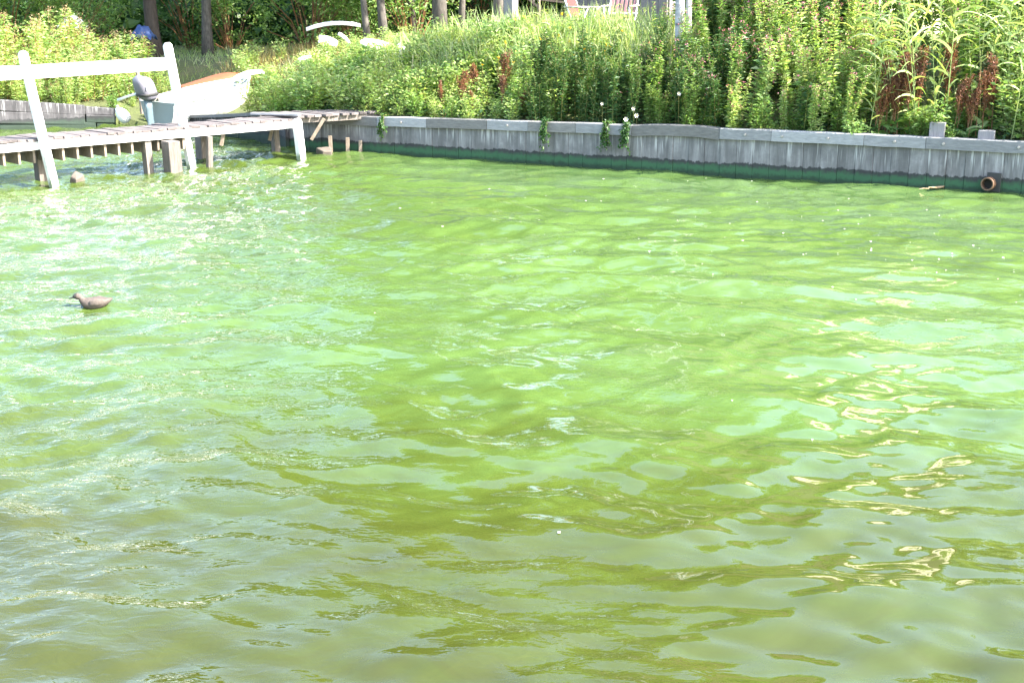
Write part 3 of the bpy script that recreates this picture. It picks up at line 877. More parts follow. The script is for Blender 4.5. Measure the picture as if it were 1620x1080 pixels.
def build_leaf():
    root = empty('drifting_leaf', (5.76, 17.10, 0.015), 0.3); tag(root, 'curled pale brown leaf drifting by the foot of the wall left of the pipe', 'leaf')
    mb = MB(); V = []; F = []
    for i in range(7):
        t = i / 6; w = 0.055 * math.sin(math.pi * min(0.98, t * 0.9 + 0.06)) + 0.002
        for j in range(3):
            V.append((0.24 * (t - 0.5), (j - 1) * w, 0.012 + 0.022 * abs(j - 1) + 0.03 * (t - 0.4) ** 2))
    for i in range(6):
        for j in range(2): F.append((i*3+j, i*3+j+1, (i+1)*3+j+1, (i+1)*3+j))
    mb.add(V, F); mb.build('blade', M['dry_leaf'], root, smooth=True)
    mb = MB(); mb.tube([(-0.12, 0, 0.02), (-0.2, 0.01, 0.025), (-0.27, 0.0, 0.02)], [0.006, 0.005, 0.004], 6); mb.build('stalk', M['dry_leaf'], root)
build_leaf()

# ------------------------------------------------------------------ plants on the bank
def stems_mesh(name, st, mat, r0=0.006):
    mb = MB()
    for pts in st: mb.tube(pts, list(np.linspace(r0, r0 * 0.4, len(pts))), 4, cap=False)
    return mb.mesh(name, mat)

def curve_pts(base, H, lean, n=5, curl=0.05):
    a = random.random() * 6.283; pts = []
    for i in range(n + 1):
        t = i / n
        pts.append((base[0] + lean * H * math.cos(a) * t ** 1.5 + curl * math.sin(3*t + a) * t * 0.5, base[1] + lean * H * math.sin(a) * t ** 1.5, H * t))
    return pts
def at(pts, t):
    k = t * (len(pts) - 1); i = min(int(k), len(pts) - 2); f = k - i
    return np.array(pts[i]) * (1 - f) + np.array(pts[i + 1]) * f

def flowering_variant(H, nst, flowers=True, leafm='leaf', seedv=0):
    st = []; P = []; D = []; L = []; FP = []; FD = []
    for k in range(nst):
        a = random.random() * 6.283; r = random.uniform(0.02, 0.13)
        h = H * random.uniform(0.75, 1.05)
        pts = curve_pts((r * math.cos(a), r * math.sin(a)), h, random.uniform(0.02, 0.14)); st.append(pts)
        nn = int(h / 0.042)
        for i in range(nn):
            t = 0.10 + 0.9 * i / nn
            for q in range(random.choice((2, 2, 3))):
                az = i * 2.4 + q * 2.1 + random.uniform(-0.5, 0.5)
                P.append(at(pts, t)); D.append((math.cos(az), math.sin(az), random.uniform(0.0, 0.8)))
                L.append((0.12 if t < 0.8 else 0.075) * random.uniform(0.7, 1.25))
        # side shoots
        for i in range(5):
            t = random.uniform(0.4, 0.9); az = random.random() * 6.283; b0 = at(pts, t); ln = random.uniform(0.1, 0.28)
            e = b0 + np.array([math.cos(az) * 0.5, math.sin(az) * 0.5, 0.85]) * ln
            st.append([tuple(b0), tuple((b0 + e) / 2 + np.array([0, 0, -0.01])), tuple(e)])
            for j in range(8):
                tt = j / 8; az2 = j * 2.4
                P.append(b0 + (e - b0) * tt); D.append((math.cos(az2), math.sin(az2), random.uniform(0.2, 0.9))); L.append(random.uniform(0.05, 0.09))
            if flowers and random.random() < 0.5:
                for j in range(3): FP.append(e + RNG.normal(0, 0.015, 3)); FD.append(RNG.normal(0, 1, 3) + np.array([0, 0, 0.5]))
        if flowers:
            for j in range(5):
                t = random.uniform(0.84, 1.0); FP.append(at(pts, t) + RNG.normal(0, 0.018, 3)); FD.append(RNG.normal(0, 1, 3) + np.array([0, 0, 0.3]))
    mb = MB(); L = np.array(L); leaves(mb, P, D, L, L * 0.33, 0.22)
    out = [('stem', stems_mesh('stem', st, M['stem'])), ('foliage', mb.mesh('foliage', M[leafm]))]
    if flowers:
        mb = MB(); FP = np.array(FP); FD = norm(np.array(FD))
        for q in range(3):
            leaves(mb, FP, norm(FD + RNG.normal(0, 0.6, FP.shape)), RNG.uniform(0.018, 0.030, len(FP)), RNG.uniform(0.014, 0.022, len(FP)), 0.0)
        out.append(('flower', mb.mesh('flower', M['pink'])))
    return out

def weed_variant(H, R, n, leafm, leaf_l=0.07, wr=0.5):
    """rounded bushy herb"""
    st = []; P = []; D = []; L = []
    for k in range(9):
        a = random.random() * 6.283; r = random.uniform(0, R * 0.7); h = H * random.uniform(0.6, 1.05)
        pts = curve_pts((r * 0.3 * math.cos(a), r * 0.3 * math.sin(a)), h, random.uniform(0.1, 0.35)); st.append(pts)
        for i in range(n // 9):
            t = random.uniform(0.15, 1.0); az = random.random() * 6.283
            off = np.array([math.cos(az), math.sin(az), 0]) * random.uniform(0, R * 0.35)
            P.append(at(pts, t) + off); D.append((math.cos(az), math.sin(az), random.uniform(-0.1, 0.9))); L.append(leaf_l * random.uniform(0.6, 1.3))
    mb = MB(); L = np.array(L); leaves(mb, P, D, L, L * wr, 0.15)
    return [('stem', stems_mesh('stem', st, M['stem'], 0.005)), ('foliage', mb.mesh('foliage', M[leafm]))]

def dock_variant(H):
    st = []; P = []; D = []; LP = []; LD = []
    for k in range(random.choice((2, 3))):
        a = random.random() * 6.283
        pts = curve_pts((0.04 * math.cos(a), 0.04 * math.sin(a)), H * random.uniform(0.8, 1.05), 0.08); st.append(pts)
        for b in range(7):
            t0 = 0.45 + 0.07 * b; b0 = at(pts, t0); az = random.random() * 6.283; ln = 0.3 * (1.1 - t0) + 0.08
            e = b0 + np.array([math.cos(az) * 0.35, math.sin(az) * 0.35, 0.95]) * ln; st.append([tuple(b0), tuple((b0 + e) / 2), tuple(e)])
            for j in range(38):
                P.append(b0 + (e - b0) * random.random() + RNG.normal(0, 0.017, 3)); D.append(RNG.normal(0, 1, 3) + np.array([0, 0, -0.4]))
        for j in range(60):
            P.append(at(pts, random.uniform(0.5, 1.0)) + RNG.normal(0, 0.012, 3)); D.append(RNG.normal(0, 1, 3))
    for j in range(8):
        az = random.random() * 6.283; LP.append((0, 0, random.uniform(0.02, 0.3))); LD.append((math.cos(az), math.sin(az), random.uniform(0.5, 1.3)))
    mb = MB(); leaves(mb, P, D, 0.028, 0.018, 0.0)
    m2 = MB(); blades(m2, LP, LD, RNG.uniform(0.22, 0.38, 8), 0.075, 0.45, 4)
    return [('stem', stems_mesh('stem', st, M['stem_brown'], 0.008)), ('seed_head', mb.mesh('seed_head', M['dock'])), ('leaf', m2.mesh('leaf', M['leaf']))]

def reed_variant(H):
    st = []; P = []; D = []; L = []
    pts = curve_pts((0, 0), H, random.uniform(0.05, 0.22), 6, 0.02); st.append(pts)
    n = int(H / 0.16)
    for i in range(n):
        t = 0.18 + 0.8 * i / n; az = (i % 2) * math.pi + random.uniform(-0.7, 0.7) + st[0][3][0] * 7
        P.append(at(pts, t)); D.append((math.cos(az), math.sin(az), random.uniform(0.5, 1.5))); L.append(random.uniform(0.35, 0.6) * (1.1 if t > 0.4 else 0.8))
    mb = MB(); blades(mb, P, D, L, RNG.uniform(0.024, 0.044, len(P)), RNG.uniform(0.3, 0.75, len(P)), 5)
    return [('stem', stems_mesh('stem', st, M['reed'], 0.008)), ('blade', mb.mesh('blade', M['reed']))]

def plume_shrub(R, H, n):
    st = []; P = []; D = []; L = []; FP = []
    for k in range(22):
        a = random.random() * 6.283; r = R * math.sqrt(random.random()); h = H * (1 - 0.35 * (r / R) ** 2) * random.uniform(0.75, 1.05)
        pts = curve_pts((r * 0.6 * math.cos(a), r * 0.6 * math.sin(a)), h, 0.12); pts = [(p[0] + r * 0.4 * math.cos(a) * p[2] / h, p[1] + r * 0.4 * math.sin(a) * p[2] / h, p[2]) for p in pts]
        st.append(pts)
        for i in range(n // 22):
            t = random.uniform(0.05, 0.97); az = random.random() * 6.283
            P.append(at(pts, t) + np.array([math.cos(az), math.sin(az), 0]) * random.uniform(0, 0.12)); D.append((math.cos(az), math.sin(az), random.uniform(-0.2, 0.8))); L.append(random.uniform(0.06, 0.13))
        for j in range(26): FP.append(at(pts, random.uniform(0.86, 1.0)) + RNG.normal(0, 0.035, 3) + np.array([0, 0, 0.03]))
    mb = MB(); L = np.array(L); leaves(mb, P, D, L, L * 0.42, 0.2)
    m2 = MB(); leaves(m2, FP, RNG.normal(0, 1, (len(FP), 3)) + np.array([0, 0, 0.7]), 0.035, 0.022, 0.0)
    return [('stem', stems_mesh('stem', st, M['stem_brown'], 0.008)), ('foliage', mb.mesh('foliage', M['leaf_y'])), ('flower', m2.mesh('flower', M['rosy']))]

def place(name, variants, x, y, sc=1.0, dz=-0.03, label=None, cat='plant', group=None, tilt=0.06):
    v = random.choice(variants)
    o = empty(name, (x, y, float(ground_z(x, y)) + dz), random.random() * 6.283)
    o.scale = (sc, sc, sc * random.uniform(0.92, 1.08))
    o.rotation_euler = (random.gauss(0, tilt), random.gauss(0, tilt), o.rotation_euler[2])
    tag(o, label, cat, group)
    for nm, me in v:
        c = inst(nm, me, o); c['kind'] = 'stuff'
    return o

def plan(s, back):
    p = wall_xy(s, -back); return float(p[0]), float(p[1])

FLV = [flowering_variant(random.uniform(1.25, 1.75), random.choice((3, 4, 5)), True, 'leaf') for _ in range(5)]
FL_LIT = [flowering_variant(random.uniform(1.2, 1.75), random.choice((3, 4, 5)), True, 'leaf_y') for _ in range(5)]  # same plant with sunlit brightness put into its leaf colour
FL_SHADE = [flowering_variant(random.uniform(1.2, 1.6), 4, True, 'leaf_d') for _ in range(4)]
FLB = [flowering_variant(random.uniform(1.0, 1.4), random.choice((4, 5)), False, 'leaf' if _ < 2 else 'leaf_d') for _ in range(5)]
WEA = [weed_variant(random.uniform(0.45, 0.75), 0.3, 420, 'leaf') for _ in range(4)]
WEY = [weed_variant(random.uniform(0.5, 0.8), 0.32, 420, 'leaf_y', 0.065, 0.45) for _ in range(5)]
DOCK = [dock_variant(random.uniform(0.8, 1.05)) for _ in range(4)]
REED = [reed_variant(random.uniform(1.5, 2.1)) for _ in range(7)]

# tall pink-flowered stand on the right half of the wall
n = 0
for row, back in enumerate((0.28, 0.55, 0.85, 1.2, 1.6, 2.1, 2.7)):
    s = 5.3 if row else 6.0
    while s < 14.5:
        ss_ = s + random.uniform(-0.12, 0.12); b_ = back + random.uniform(-0.1, 0.1)
        x, y = plan(ss_, b_)
        hfac = np.interp(ss_, [5.2, 6.2, 7.5], [0.55, 0.8, 1.0])
        if not (9.3 < ss_ < 10.9 and random.random() < 0.55):
            if (row < 2 and 9.15 < ss_ < 10.95) or (row < 4 and ss_ > 10.75): s += 0.3; continue
            if row < 3 and random.random() < 0.16: s += 0.3; continue
            fl = random.random() < 0.8
            shade_share = np.interp(ss_, [5.2, 6.6, 7.6, 8.4], [0.75, 0.65, 0.35, 0.0]) * (1.0 if row < 4 else 0.4)  # shade low in the stand put into leaf colour by dark-leaved variants
            vs = FL_SHADE if random.random() < shade_share else (FL_LIT if random.random() < (0.75 if ss_ > 7.4 else 0.4) else FLV)
            rowt = 'front row plant' if row < 2 else ('middle row plant' if row < 4 else 'back row plant')
            seg = ('left of the white birch trunks' if ss_ < 5.5 else 'around the white birch trunks' if ss_ < 6.4 else 'between birch trunks and brown docks' if ss_ < 9.0 else 'among the brown docks and reeds' if ss_ < 10.8 else 'right of the drain pipe')
            place('flowering_plant', vs if fl else FLB, x, y, hfac * random.uniform(0.68, 1.18) * (0.85 if row == 0 else 1),
                  label=('pink flowered leafy ' if fl else 'plain green leafy ') + rowt + ' ' + seg, cat='flowering plant' if fl else 'leafy plant', group=('pink flowered plants ' if fl else 'plain leafy plants ') + ('front ' if row < 2 else 'middle ' if row < 4 else 'back ') + seg, tilt=0.11)
            n += 1
        s += random.uniform(0.24, 0.36) * (1 + 0.08 * row)
for i in range(46):
    s = random.uniform(6.2, 10.6); b = random.uniform(0.15, 0.7); x, y = plan(s, b)
    seg = 'left of the white birch trunks' if s < 5.5 else 'around the foot of the birch trunks' if s < 6.4 else 'between birch trunks and brown docks' if s < 9.0 else 'among the brown docks'
    place('bushy_weed', WEA, x, y, random.uniform(0.5, 1.0), label='low bushy weed under the tall stand ' + seg, cat='weed', group='low weeds under the tall stand ' + seg, tilt=0.15)
for s0, s1, b0, b1, cnt in ((7.2, 14.5, 2.6, 3.9, 70), (5.9, 7.4, 2.3, 4.2, 22), (5.05, 6.0, 2.7, 3.9, 14)):
    for i in range(cnt):
        s = random.uniform(s0, s1); x, y = plan(s, random.uniform(b0, b1))
        place('flowering_plant', FL_LIT if random.random() < 0.6 else FLV, x, y, random.uniform(1.0, 1.3), label='tallest pink flowered plant at the back ' + ('near the shed end' if s < 7.4 else 'between birch trunks and brown docks' if s < 9.3 else 'behind the reeds'), cat='flowering plant', group='tallest plants ' + ('near the shed' if s < 7.4 else 'before the docks' if s < 9.3 else 'behind the reeds'), tilt=0.1)
# dark leafy herbs, middle of the wall
for back in (0.25, 0.5, 0.8, 1.15):
    s = 3.6
    while s < 6.8:
        x, y = plan(s + random.uniform(-0.1, 0.1), back + random.uniform(-0.1, 0.1))
        place('leafy_weed', FLB, x, y, random.uniform(0.6, 0.95), label=('dark green leafy weed close behind the wall ' if back < 0.6 else 'dark green leafy weed further up the bank ') + ('left of the left hanging vine' if s < 4.2 else 'between the hanging vines' if s < 5.5 else 'right of the thickest hanging vine'), cat='weed', group='dark weeds ' + ('close ' if back < 0.6 else 'further ') + ('left of the left vine' if s < 4.2 else 'between the vines' if s < 5.5 else 'right of the thick vine'))
        s += random.uniform(0.22, 0.34)
# bright bushy herbs, left half and behind the landing
for back in (0.25, 0.55, 0.9, 1.3, 1.8, 2.3):
    s = -1.2 + back * 0.15
    while s < 4.6:
        x, y = plan(s + random.uniform(-0.12, 0.12), back + random.uniform(-0.12, 0.12))
        place('bushy_weed', WEY if random.random() < 0.7 else WEA, x, y, random.uniform(0.9, 1.4) * (0.62 if back < 0.8 and 1.9 < s < 3.9 else 1.0), label=('low front ' if back < 0.5 else 'middle row ' if back < 1.1 else 'upper back ') + 'bright bushy weed ' + ('behind the jetty landing' if s < 1.2 else 'below the white slabs left of the docks' if s < 2.1 else 'around the left docks' if s < 3.6 else 'by the left hanging vine'), cat='weed', group='bright weeds ' + ('front ' if back < 0.5 else 'middle ' if back < 1.1 else 'back ') + ('landing' if s < 1.2 else 'below the slabs' if s < 2.1 else 'left docks' if s < 3.6 else 'left vine'))
        s += random.uniform(0.26, 0.40)
for i in range(46):
    x = random.uniform(-6.0, -2.6); y = float(shore_y(x)) + random.uniform(0.35, 3.2) + (2.4 if x < -5.2 else 0)
    place('bushy_weed', WEY, x, y, random.uniform(0.7, 1.0), label='bright yellow green bushy weed on the bank between dinghy bow and landing', cat='weed', group='bright bushy weeds between dinghy and landing')
for i in range(34):
    x = random.uniform(-4.9, -1.9); y = 25.2 + random.uniform(0, 2.6)
    place('bushy_weed', WEY, x, y, random.uniform(0.55, 0.85), label='bright bushy weed on the upper bank in front of the white slabs', cat='weed', group='weeds in front of the white slabs')
for i in range(40):
    x = random.uniform(-13.5, -7.2); y = float(shore_y(x)) + random.uniform(0.25, 1.3)
    place('bushy_weed', WEY if i % 3 else WEA, x, y, random.uniform(0.4, 0.75), label='low bushy weed on the old timber bank edge behind the jetty', cat='weed', group='low weeds along the old timber edge')
# low weeds at far right over the cap
for i in range(44):
    s = random.uniform(10.75, 14.0); x, y = plan(s, random.uniform(0.2, 1.3))
    place('bushy_weed', WEY, x, y, random.uniform(1.0, 1.9), label='pale green bushy weed at the right end of the wall above the pipe', cat='weed', group='pale bushy weeds at the right end of the wall')
# dock
for s, b, k, lab in ((9.35, 0.45, 1.15, 0), (9.55, 0.65, 1.3, 0), (9.75, 0.5, 1.2, 0), (10.1, 0.8, 1.2, 0), (10.30, 0.35, 0.9, 0), (10.45, 0.28, 0.85, 0), (10.6, 0.4, 0.95, 0), (9.7, 0.35, 1.15, 0), (9.4, 0.4, 1.2, 0), (9.25, 0.25, 0.8, 0), (10.75, 0.6, 1.1, 0), (9.5, 0.3, 1.0, 0)):
    x, y = plan(s, b); place('dock_plant', DOCK, x, y, k, label='rust brown dock gone to seed ' + ('left of the taller post stub' if s < 9.95 else 'behind the two post stubs'), cat='dock', group='rust brown docks ' + ('left of the taller post stub' if s < 9.95 else 'behind the post stubs'))
for s, b, k in ((2.2, 0.40, 0.62), (2.45, 0.55, 0.78), (2.8, 0.34, 0.6), (3.2, 0.5, 0.75), (3.5, 0.36, 0.62), (3.05, 0.85, 0.95), (2.65, 0.8, 0.9)):
    x, y = plan(s, b); place('dock_plant', DOCK, x, y, k, label='rust brown dock gone to seed among bright weeds left of the hanging vines', cat='dock', group='rust brown docks left of the hanging vines', tilt=0.2)
# reeds
for i in range(60):
    s = random.uniform(9.0, 11.9); x, y = plan(s, random.uniform(0.2, 1.7))
    place('reed', REED, x, y, random.uniform(0.85, 1.15), label='tall reed with long pale arching blades ' + ('left of the brown docks' if s < 9.6 else 'over the brown docks' if s < 10.7 else 'above the drain pipe'), cat='reed', group='tall reeds ' + ('left of the docks' if s < 9.6 else 'over the docks' if s < 10.7 else 'above the pipe'), tilt=0.14)
for i in range(70):
    s = random.uniform(1.2, 5.4); x, y = plan(s, random.uniform(0.9, 2.9))
    place('reed', REED, x, y, random.uniform(0.32, 0.55), label='short reed with narrow upright blades behind the left half of the wall', cat='reed', group='short reeds behind the left half of the wall', tilt=0.12)

# grass and ground cover nobody could count
def build_grass():
    mb = MB(); n = 9000
    s = RNG.uniform(-1.0, 5.8, n); b = RNG.uniform(1.3, 3.4, n)
    keep = RNG.random(n) < np.interp(s, [-1, 0.5, 1.5, 5, 5.8], [0.3, 0.5, 1, 1, 0.2])
    s, b = s[keep], b[keep]
    cl = RNG.integers(0, 260, len(s)); cs = RNG.uniform(-1, 5.8, 260); cb = RNG.uniform(1.25, 3.4, 260)
    s = cs[cl] + RNG.normal(0, 0.07, len(s)); b = cb[cl] + RNG.normal(0, 0.07, len(s))
    X = W0[0] + WD[0] * s - WN[0] * b; Y = W0[1] + WD[1] * s - WN[1] * b
    P = np.stack([X, Y, ground_z(X, Y) - 0.02], 1)
    D = RNG.normal(0, 0.28, (len(X), 3)); D[:, 2] = 1
    L = RNG.uniform(0.5, 1.1, len(X)) * np.interp(s, [-1, 1, 2.2, 5], [0.5, 0.8, 1.0, 0.95])
    blades(mb, P, D, L, RNG.uniform(0.014, 0.032, len(X)), RNG.uniform(0.05, 0.4, len(X)), 4)
    tag(mb.build('tall_grass', M['grass']), 'tall pale green grass on the bank behind the left half of the wall', 'grass', kind='stuff')
    mb = MB(); n = 3200
    X = RNG.uniform(-6.6, -1.5, n); Y = shore_y(X) + RNG.uniform(3.0, 8.0, n)
    P = np.stack([X, Y, ground_z(X, Y) - 0.02], 1); D = RNG.normal(0, 0.35, (n, 3)); D[:, 2] = 1
    blades(mb, P, D, RNG.uniform(0.2, 0.5, n), RNG.uniform(0.010, 0.02, n), RNG.uniform(0.05, 0.4, n), 3)
    tag(mb.build('dry_grass', M['dry_grass']), 'tan dry grass on the bank around the boats', 'grass', kind='stuff')
    mb = MB(); n = 16000
    s = RNG.uniform(-1.2, 15, n); b = RNG.uniform(0.18, 3.2, n)
    X = W0[0] + WD[0] * s - WN[0] * b; Y = W0[1] + WD[1] * s - WN[1] * b
    P = np.stack([X, Y, ground_z(X, Y) + RNG.uniform(-0.01, 0.16, n)], 1)
    D = RNG.normal(0, 1, (n, 3)); D[:, 2] = np.abs(D[:, 2]) * 0.8
    L = RNG.uniform(0.05, 0.12, n); leaves(mb, P, D, L, L * 0.45)
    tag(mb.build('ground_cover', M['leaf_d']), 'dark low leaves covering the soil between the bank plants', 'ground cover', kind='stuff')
    mb = MB(); n = 12000
    X = RNG.uniform(-14, 14, n); Y = shore_y(X) + RNG.uniform(3.0, 13, n)
    P = np.stack([X, Y, ground_z(X, Y) - 0.02], 1); D = RNG.normal(0, 0.4, (n, 3)); D[:, 2] = 1
    blades(mb, P, D, RNG.uniform(0.12, 0.35, n), RNG.uniform(0.010, 0.02, n), RNG.uniform(0.05, 0.4, n), 3)
    tag(mb.build('rough_grass', M['grass']), 'rough short grass on the ground behind the bank plants', 'grass', kind='stuff')
build_grass()

# vines hanging over the wall
def vine(s, length, width, label):
    x, y = plan(s, -0.085); root = empty('hanging_vine', (x, y, cap_top(s)), WANG)
    tag(root, label, 'vine', 'vines hanging over the wall')
    st = []; P = []; D = []
    for k in range(6):
        x0 = random.uniform(-width, width) / 2; ln = length * random.uniform(0.5, 1.0)
        pts = [(x0, 0.22, 0.03), (x0, 0.03, 0.03), (x0 + random.uniform(-0.02, 0.02), -0.02, -0.1), (x0 + random.uniform(-0.05, 0.05), -0.01, -0.1 - (ln - 0.1) * 0.5), (x0 + random.uniform(-0.06, 0.06), 0.01, -ln)]
        st.append(pts)
        for j in range(int(60 * ln / 0.4)):
            P.append(at(pts, random.random()) + RNG.normal(0, 0.014, 3) + np.array([0, -0.015, 0])); D.append((random.gauss(0, 1), -abs(random.gauss(0.4, 0.5)), random.gauss(-0.3, 0.6)))
    inst('stem', stems_mesh('stem', st, M['stem'], 0.004), root)
    mb = MB(); L = RNG.uniform(0.03, 0.06, len(P)); leaves(mb, P, D, L, L * 0.7); tag(mb.build('foliage', M['leaf_d'], root), kind='stuff')
vine(4.27, 0.46, 0.09, 'single green vine strand hanging over the wall, the left one')
vine(5.30, 0.44, 0.07, 'thin green vine strand just left of the thick hanging vine')
vine(5.62, 0.52, 0.17, 'thickest green vine hanging over the wall below the pale flowers')
vine(1.28, 0.40, 0.06, 'small sparse vine hanging over the wall beside the landing')

# single white flowers
def flower(s, back, z, r, label, group=None, tone='white_petal', npet=6):
    x, y = plan(s, back); g = float(ground_z(x, y)); root = empty('white_flower', (x, y, g)); tag(root, label, 'flower', group)
    h = z - g
    mb = MB(); mb.tube([(0.02, 0.06, 0), (0.01, 0.02, h * 0.6), (0, 0, h)], 0.004, 5); mb.build('stem', M['stem'], root)
    for k in range(npet):
        a = k * 2 * math.pi / npet; mb = MB(); V = [(0, -0.02, 0)]; F = []
        for j, (rr, wd) in enumerate(((0.55, 0.30), (1.0, 0.26))):
            for sg in (-1, 1):
                aa = a + sg * wd; V.append((r * rr * math.cos(aa), -0.03 - 0.012 * j, r * rr * math.sin(aa)))
        F = [(0, 1, 2), (1, 3, 4, 2)]; V = [(p[0], p[1], p[2] + h) for p in V]; mb.add(V, F); mb.build('petal', M[tone], root)
    mb = MB(); mb.box((0, -0.032, h), (r * 0.4, 0.012, r * 0.4)); mb.build('flower_centre', M['yellow'], root, bevel=0.004)
flower(5.15, 0.10, 0.97, 0.024, 'single round white flower low above the wall between the two vines')
flower(6.38, 0.10, 1.16, 0.028, 'single round white flower high in the dark leaves right of the vines')
flower(5.58, 0.02, 0.76, 0.036, 'largest white bloom drooping over the cap above the thick vine')
flower(5.74, 0.04, 0.82, 0.034, 'pale bloom next to the largest white bloom above the thick vine')
flower(5.68, 0.06, 0.92, 0.028, 'topmost pale bloom of the cluster above the thick vine')

# yellow flower heads in the grass
mbp = []
for i in range(22):
    s = random.uniform(2.6, 4.8); b = random.uniform(0.8, 2.6); x, y = plan(s, b); g = float(ground_z(x, y)); h = random.uniform(0.55, 0.8)
    root = empty('yellow_flower', (x, y, g)); tag(root, 'small yellow flower standing in the tall grass below the chairs', 'flower', 'yellow flowers in the tall grass')
    mb = MB(); mb.tube([(0, 0, 0), (0.02, 0, h * 0.6), (0.03, 0, h)], 0.004, 4); mb.build('stem', M['stem'], root)
    mb = MB(); leaves(mb, np.tile((0.03, 0, h), (9, 1)), RNG.normal(0, 1, (9, 3)) + np.array([0, -0.6, 0.4]), 0.035, 0.022, 0.0); mb.build('flower_head', M['yellow'], root)

# ------------------------------------------------------------------ shrubs on the left bank and behind
PLUME = [plume_shrub(0.75, 1.5, 2600) for _ in range(3)]
lefts = [(-13.0, 25.2, 0.9), (-12.1, 25.8, 0.85), (-11.3, 26.1, 0.9), (-10.5, 26.4, 0.85), (-9.7, 26.9, 0.85), (-9.0, 27.3, 0.8), (-8.4, 27.9, 0.7), (-12.4, 27.0, 1.0), (-11.3, 27.4, 1.0), (-10.2, 27.9, 1.0), (-9.3, 28.4, 0.95), (-8.6, 29.0, 0.85), (-11.8, 28.6, 1.1), (-10.3, 29.3, 1.1), (-13.8, 26.5, 1.0), (-15, 26.0, 1.1), (-14.2, 25.0, 0.8), (-10.9, 25.6, 0.5), (-9.9, 26.1, 0.5), (-9.2, 26.5, 0.5), (-12.0, 25.0, 0.5), (-7.9, 28.3, 0.6)]
def pseg(x, y):
    a = 'left of the first white rail post' if x / y < -0.395 else 'between the two white rail posts'
    return a + (' close to the timber edge' if y - float(shore_y(x)) < 1.4 else ' further back')
for x, y, k in lefts:
    place('flowering_shrub', PLUME, x, y, k, label='pink plumed shrub ' + pseg(x, y), cat='shrub', group='pink plumed shrubs ' + pseg(x, y), tilt=0.03)

def shrub_variant(R, H, n, leafm, ll=0.12):
    P = []; D = []; st = []
    cl = [(R * math.sqrt(random.random()) * math.cos(a), R * math.sqrt(random.random()) * math.sin(a), H * random.uniform(0.12, 0.95)) for a in RNG.uniform(0, 6.28, 26)]
    for c in cl:
        st.append([(c[0] * 0.15, c[1] * 0.15, 0), (c[0] * 0.5, c[1] * 0.5, c[2] * 0.6), c])
        k = n // 26; q = RNG.normal(0, 1, (k, 3)); q = norm(q) * RNG.random((k, 1)) ** 0.4 * np.array([0.36, 0.36, 0.26]) * R * 1.1
        P.append(np.array(c) + q); D.append(q + RNG.normal(0, 0.25, (k, 3)) + np.array([0, 0, 0.1]))
    P = np.concatenate(P); D = np.concatenate(D)
    mb = MB(); L = RNG.uniform(0.6, 1.3, len(P)) * ll; leaves(mb, P, D, L, L * 0.5, 0.2)
    return [('stem', stems_mesh('stem', st, M['stem_brown'], 0.02)), ('foliage', mb.mesh('foliage', M[leafm]))]
def tseg(x):
    return ('left of the thick dark trunk' if x < -9.2 else 'between thick dark trunk and slim tree pair' if x < -3.6 else 'between slim tree pair and square post' if x < 0.3 else 'behind shed and tall stand')
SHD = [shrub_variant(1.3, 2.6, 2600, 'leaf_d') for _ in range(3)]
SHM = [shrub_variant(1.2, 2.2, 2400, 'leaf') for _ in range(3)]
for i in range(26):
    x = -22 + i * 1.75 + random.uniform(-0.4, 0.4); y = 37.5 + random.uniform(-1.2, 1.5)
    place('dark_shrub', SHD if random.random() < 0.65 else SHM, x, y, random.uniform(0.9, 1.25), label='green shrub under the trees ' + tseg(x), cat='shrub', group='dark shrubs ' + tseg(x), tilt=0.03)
for i in range(14):
    x = -21 + i * 1.4 + random.uniform(-0.5, 0.5); y = 33.5 + random.uniform(-1, 1.5)
    if -10.2 < x < -6.6 or (x < -3.0 and random.random() < 0.5): continue
    place('green_shrub', SHM, x, y, random.uniform(0.8, 1.15), label='mid green shrub nearer than the trees ' + tseg(x), cat='shrub', group='green shrubs ' + tseg(x), tilt=0.03)

def build_woodland():
    mb = MB(); n = 30000
    X = RNG.uniform(-42, 36, n); Y = RNG.uniform(42, 50, n); Zz = 1.0 + RNG.random(n) ** 1.2 * np.interp(X, [-12, -5], [2.6, 5.0])
    L = RNG.uniform(0.35, 0.8, n); leaves(mb, np.stack([X, Y, Zz], 1), RNG.normal(0, 1, (n, 3)), L, L * 0.7)
    tag(mb.build('woodland_undergrowth', M['leaf_d']), 'dark mass of leaves closing the view behind the trees', 'undergrowth', kind='stuff')
build_woodland()

# ------------------------------------------------------------------ trees
def crown_mesh(name, leafm, R, H, ncl=70, per=62, ll=0.34):
    P = []; D = []
    for c in range(ncl):
        a = random.random() * 6.283; v = random.uniform(-1, 1); r = random.random() ** 0.4
        ce = np.array([R * r * math.sqrt(1 - v * v) * math.cos(a), R * r * math.sqrt(1 - v * v) * math.sin(a), H * 0.5 * v * r])
        q = norm(RNG.normal(0, 1, (per, 3))) * RNG.random((per, 1)) ** 0.4 * R * random.uniform(0.2, 0.36) * np.array([1, 1, 0.7])
        P.append(ce + q); D.append(q + RNG.normal(0, 0.4, (per, 3)))
    P = np.concatenate(P); D = np.concatenate(D); mb = MB(); L = RNG.uniform(0.6, 1.3, len(P)) * ll
    leaves(mb, P, D, L, L * 0.55, 0.2)
    return mb.mesh(name, M[leafm])
CROWN = [crown_mesh('crown', 'leaf', 2.6, 7.5), crown_mesh('crown', 'leaf', 2.8, 7.0), crown_mesh('crown', 'leaf_d', 2.7, 7.5)]
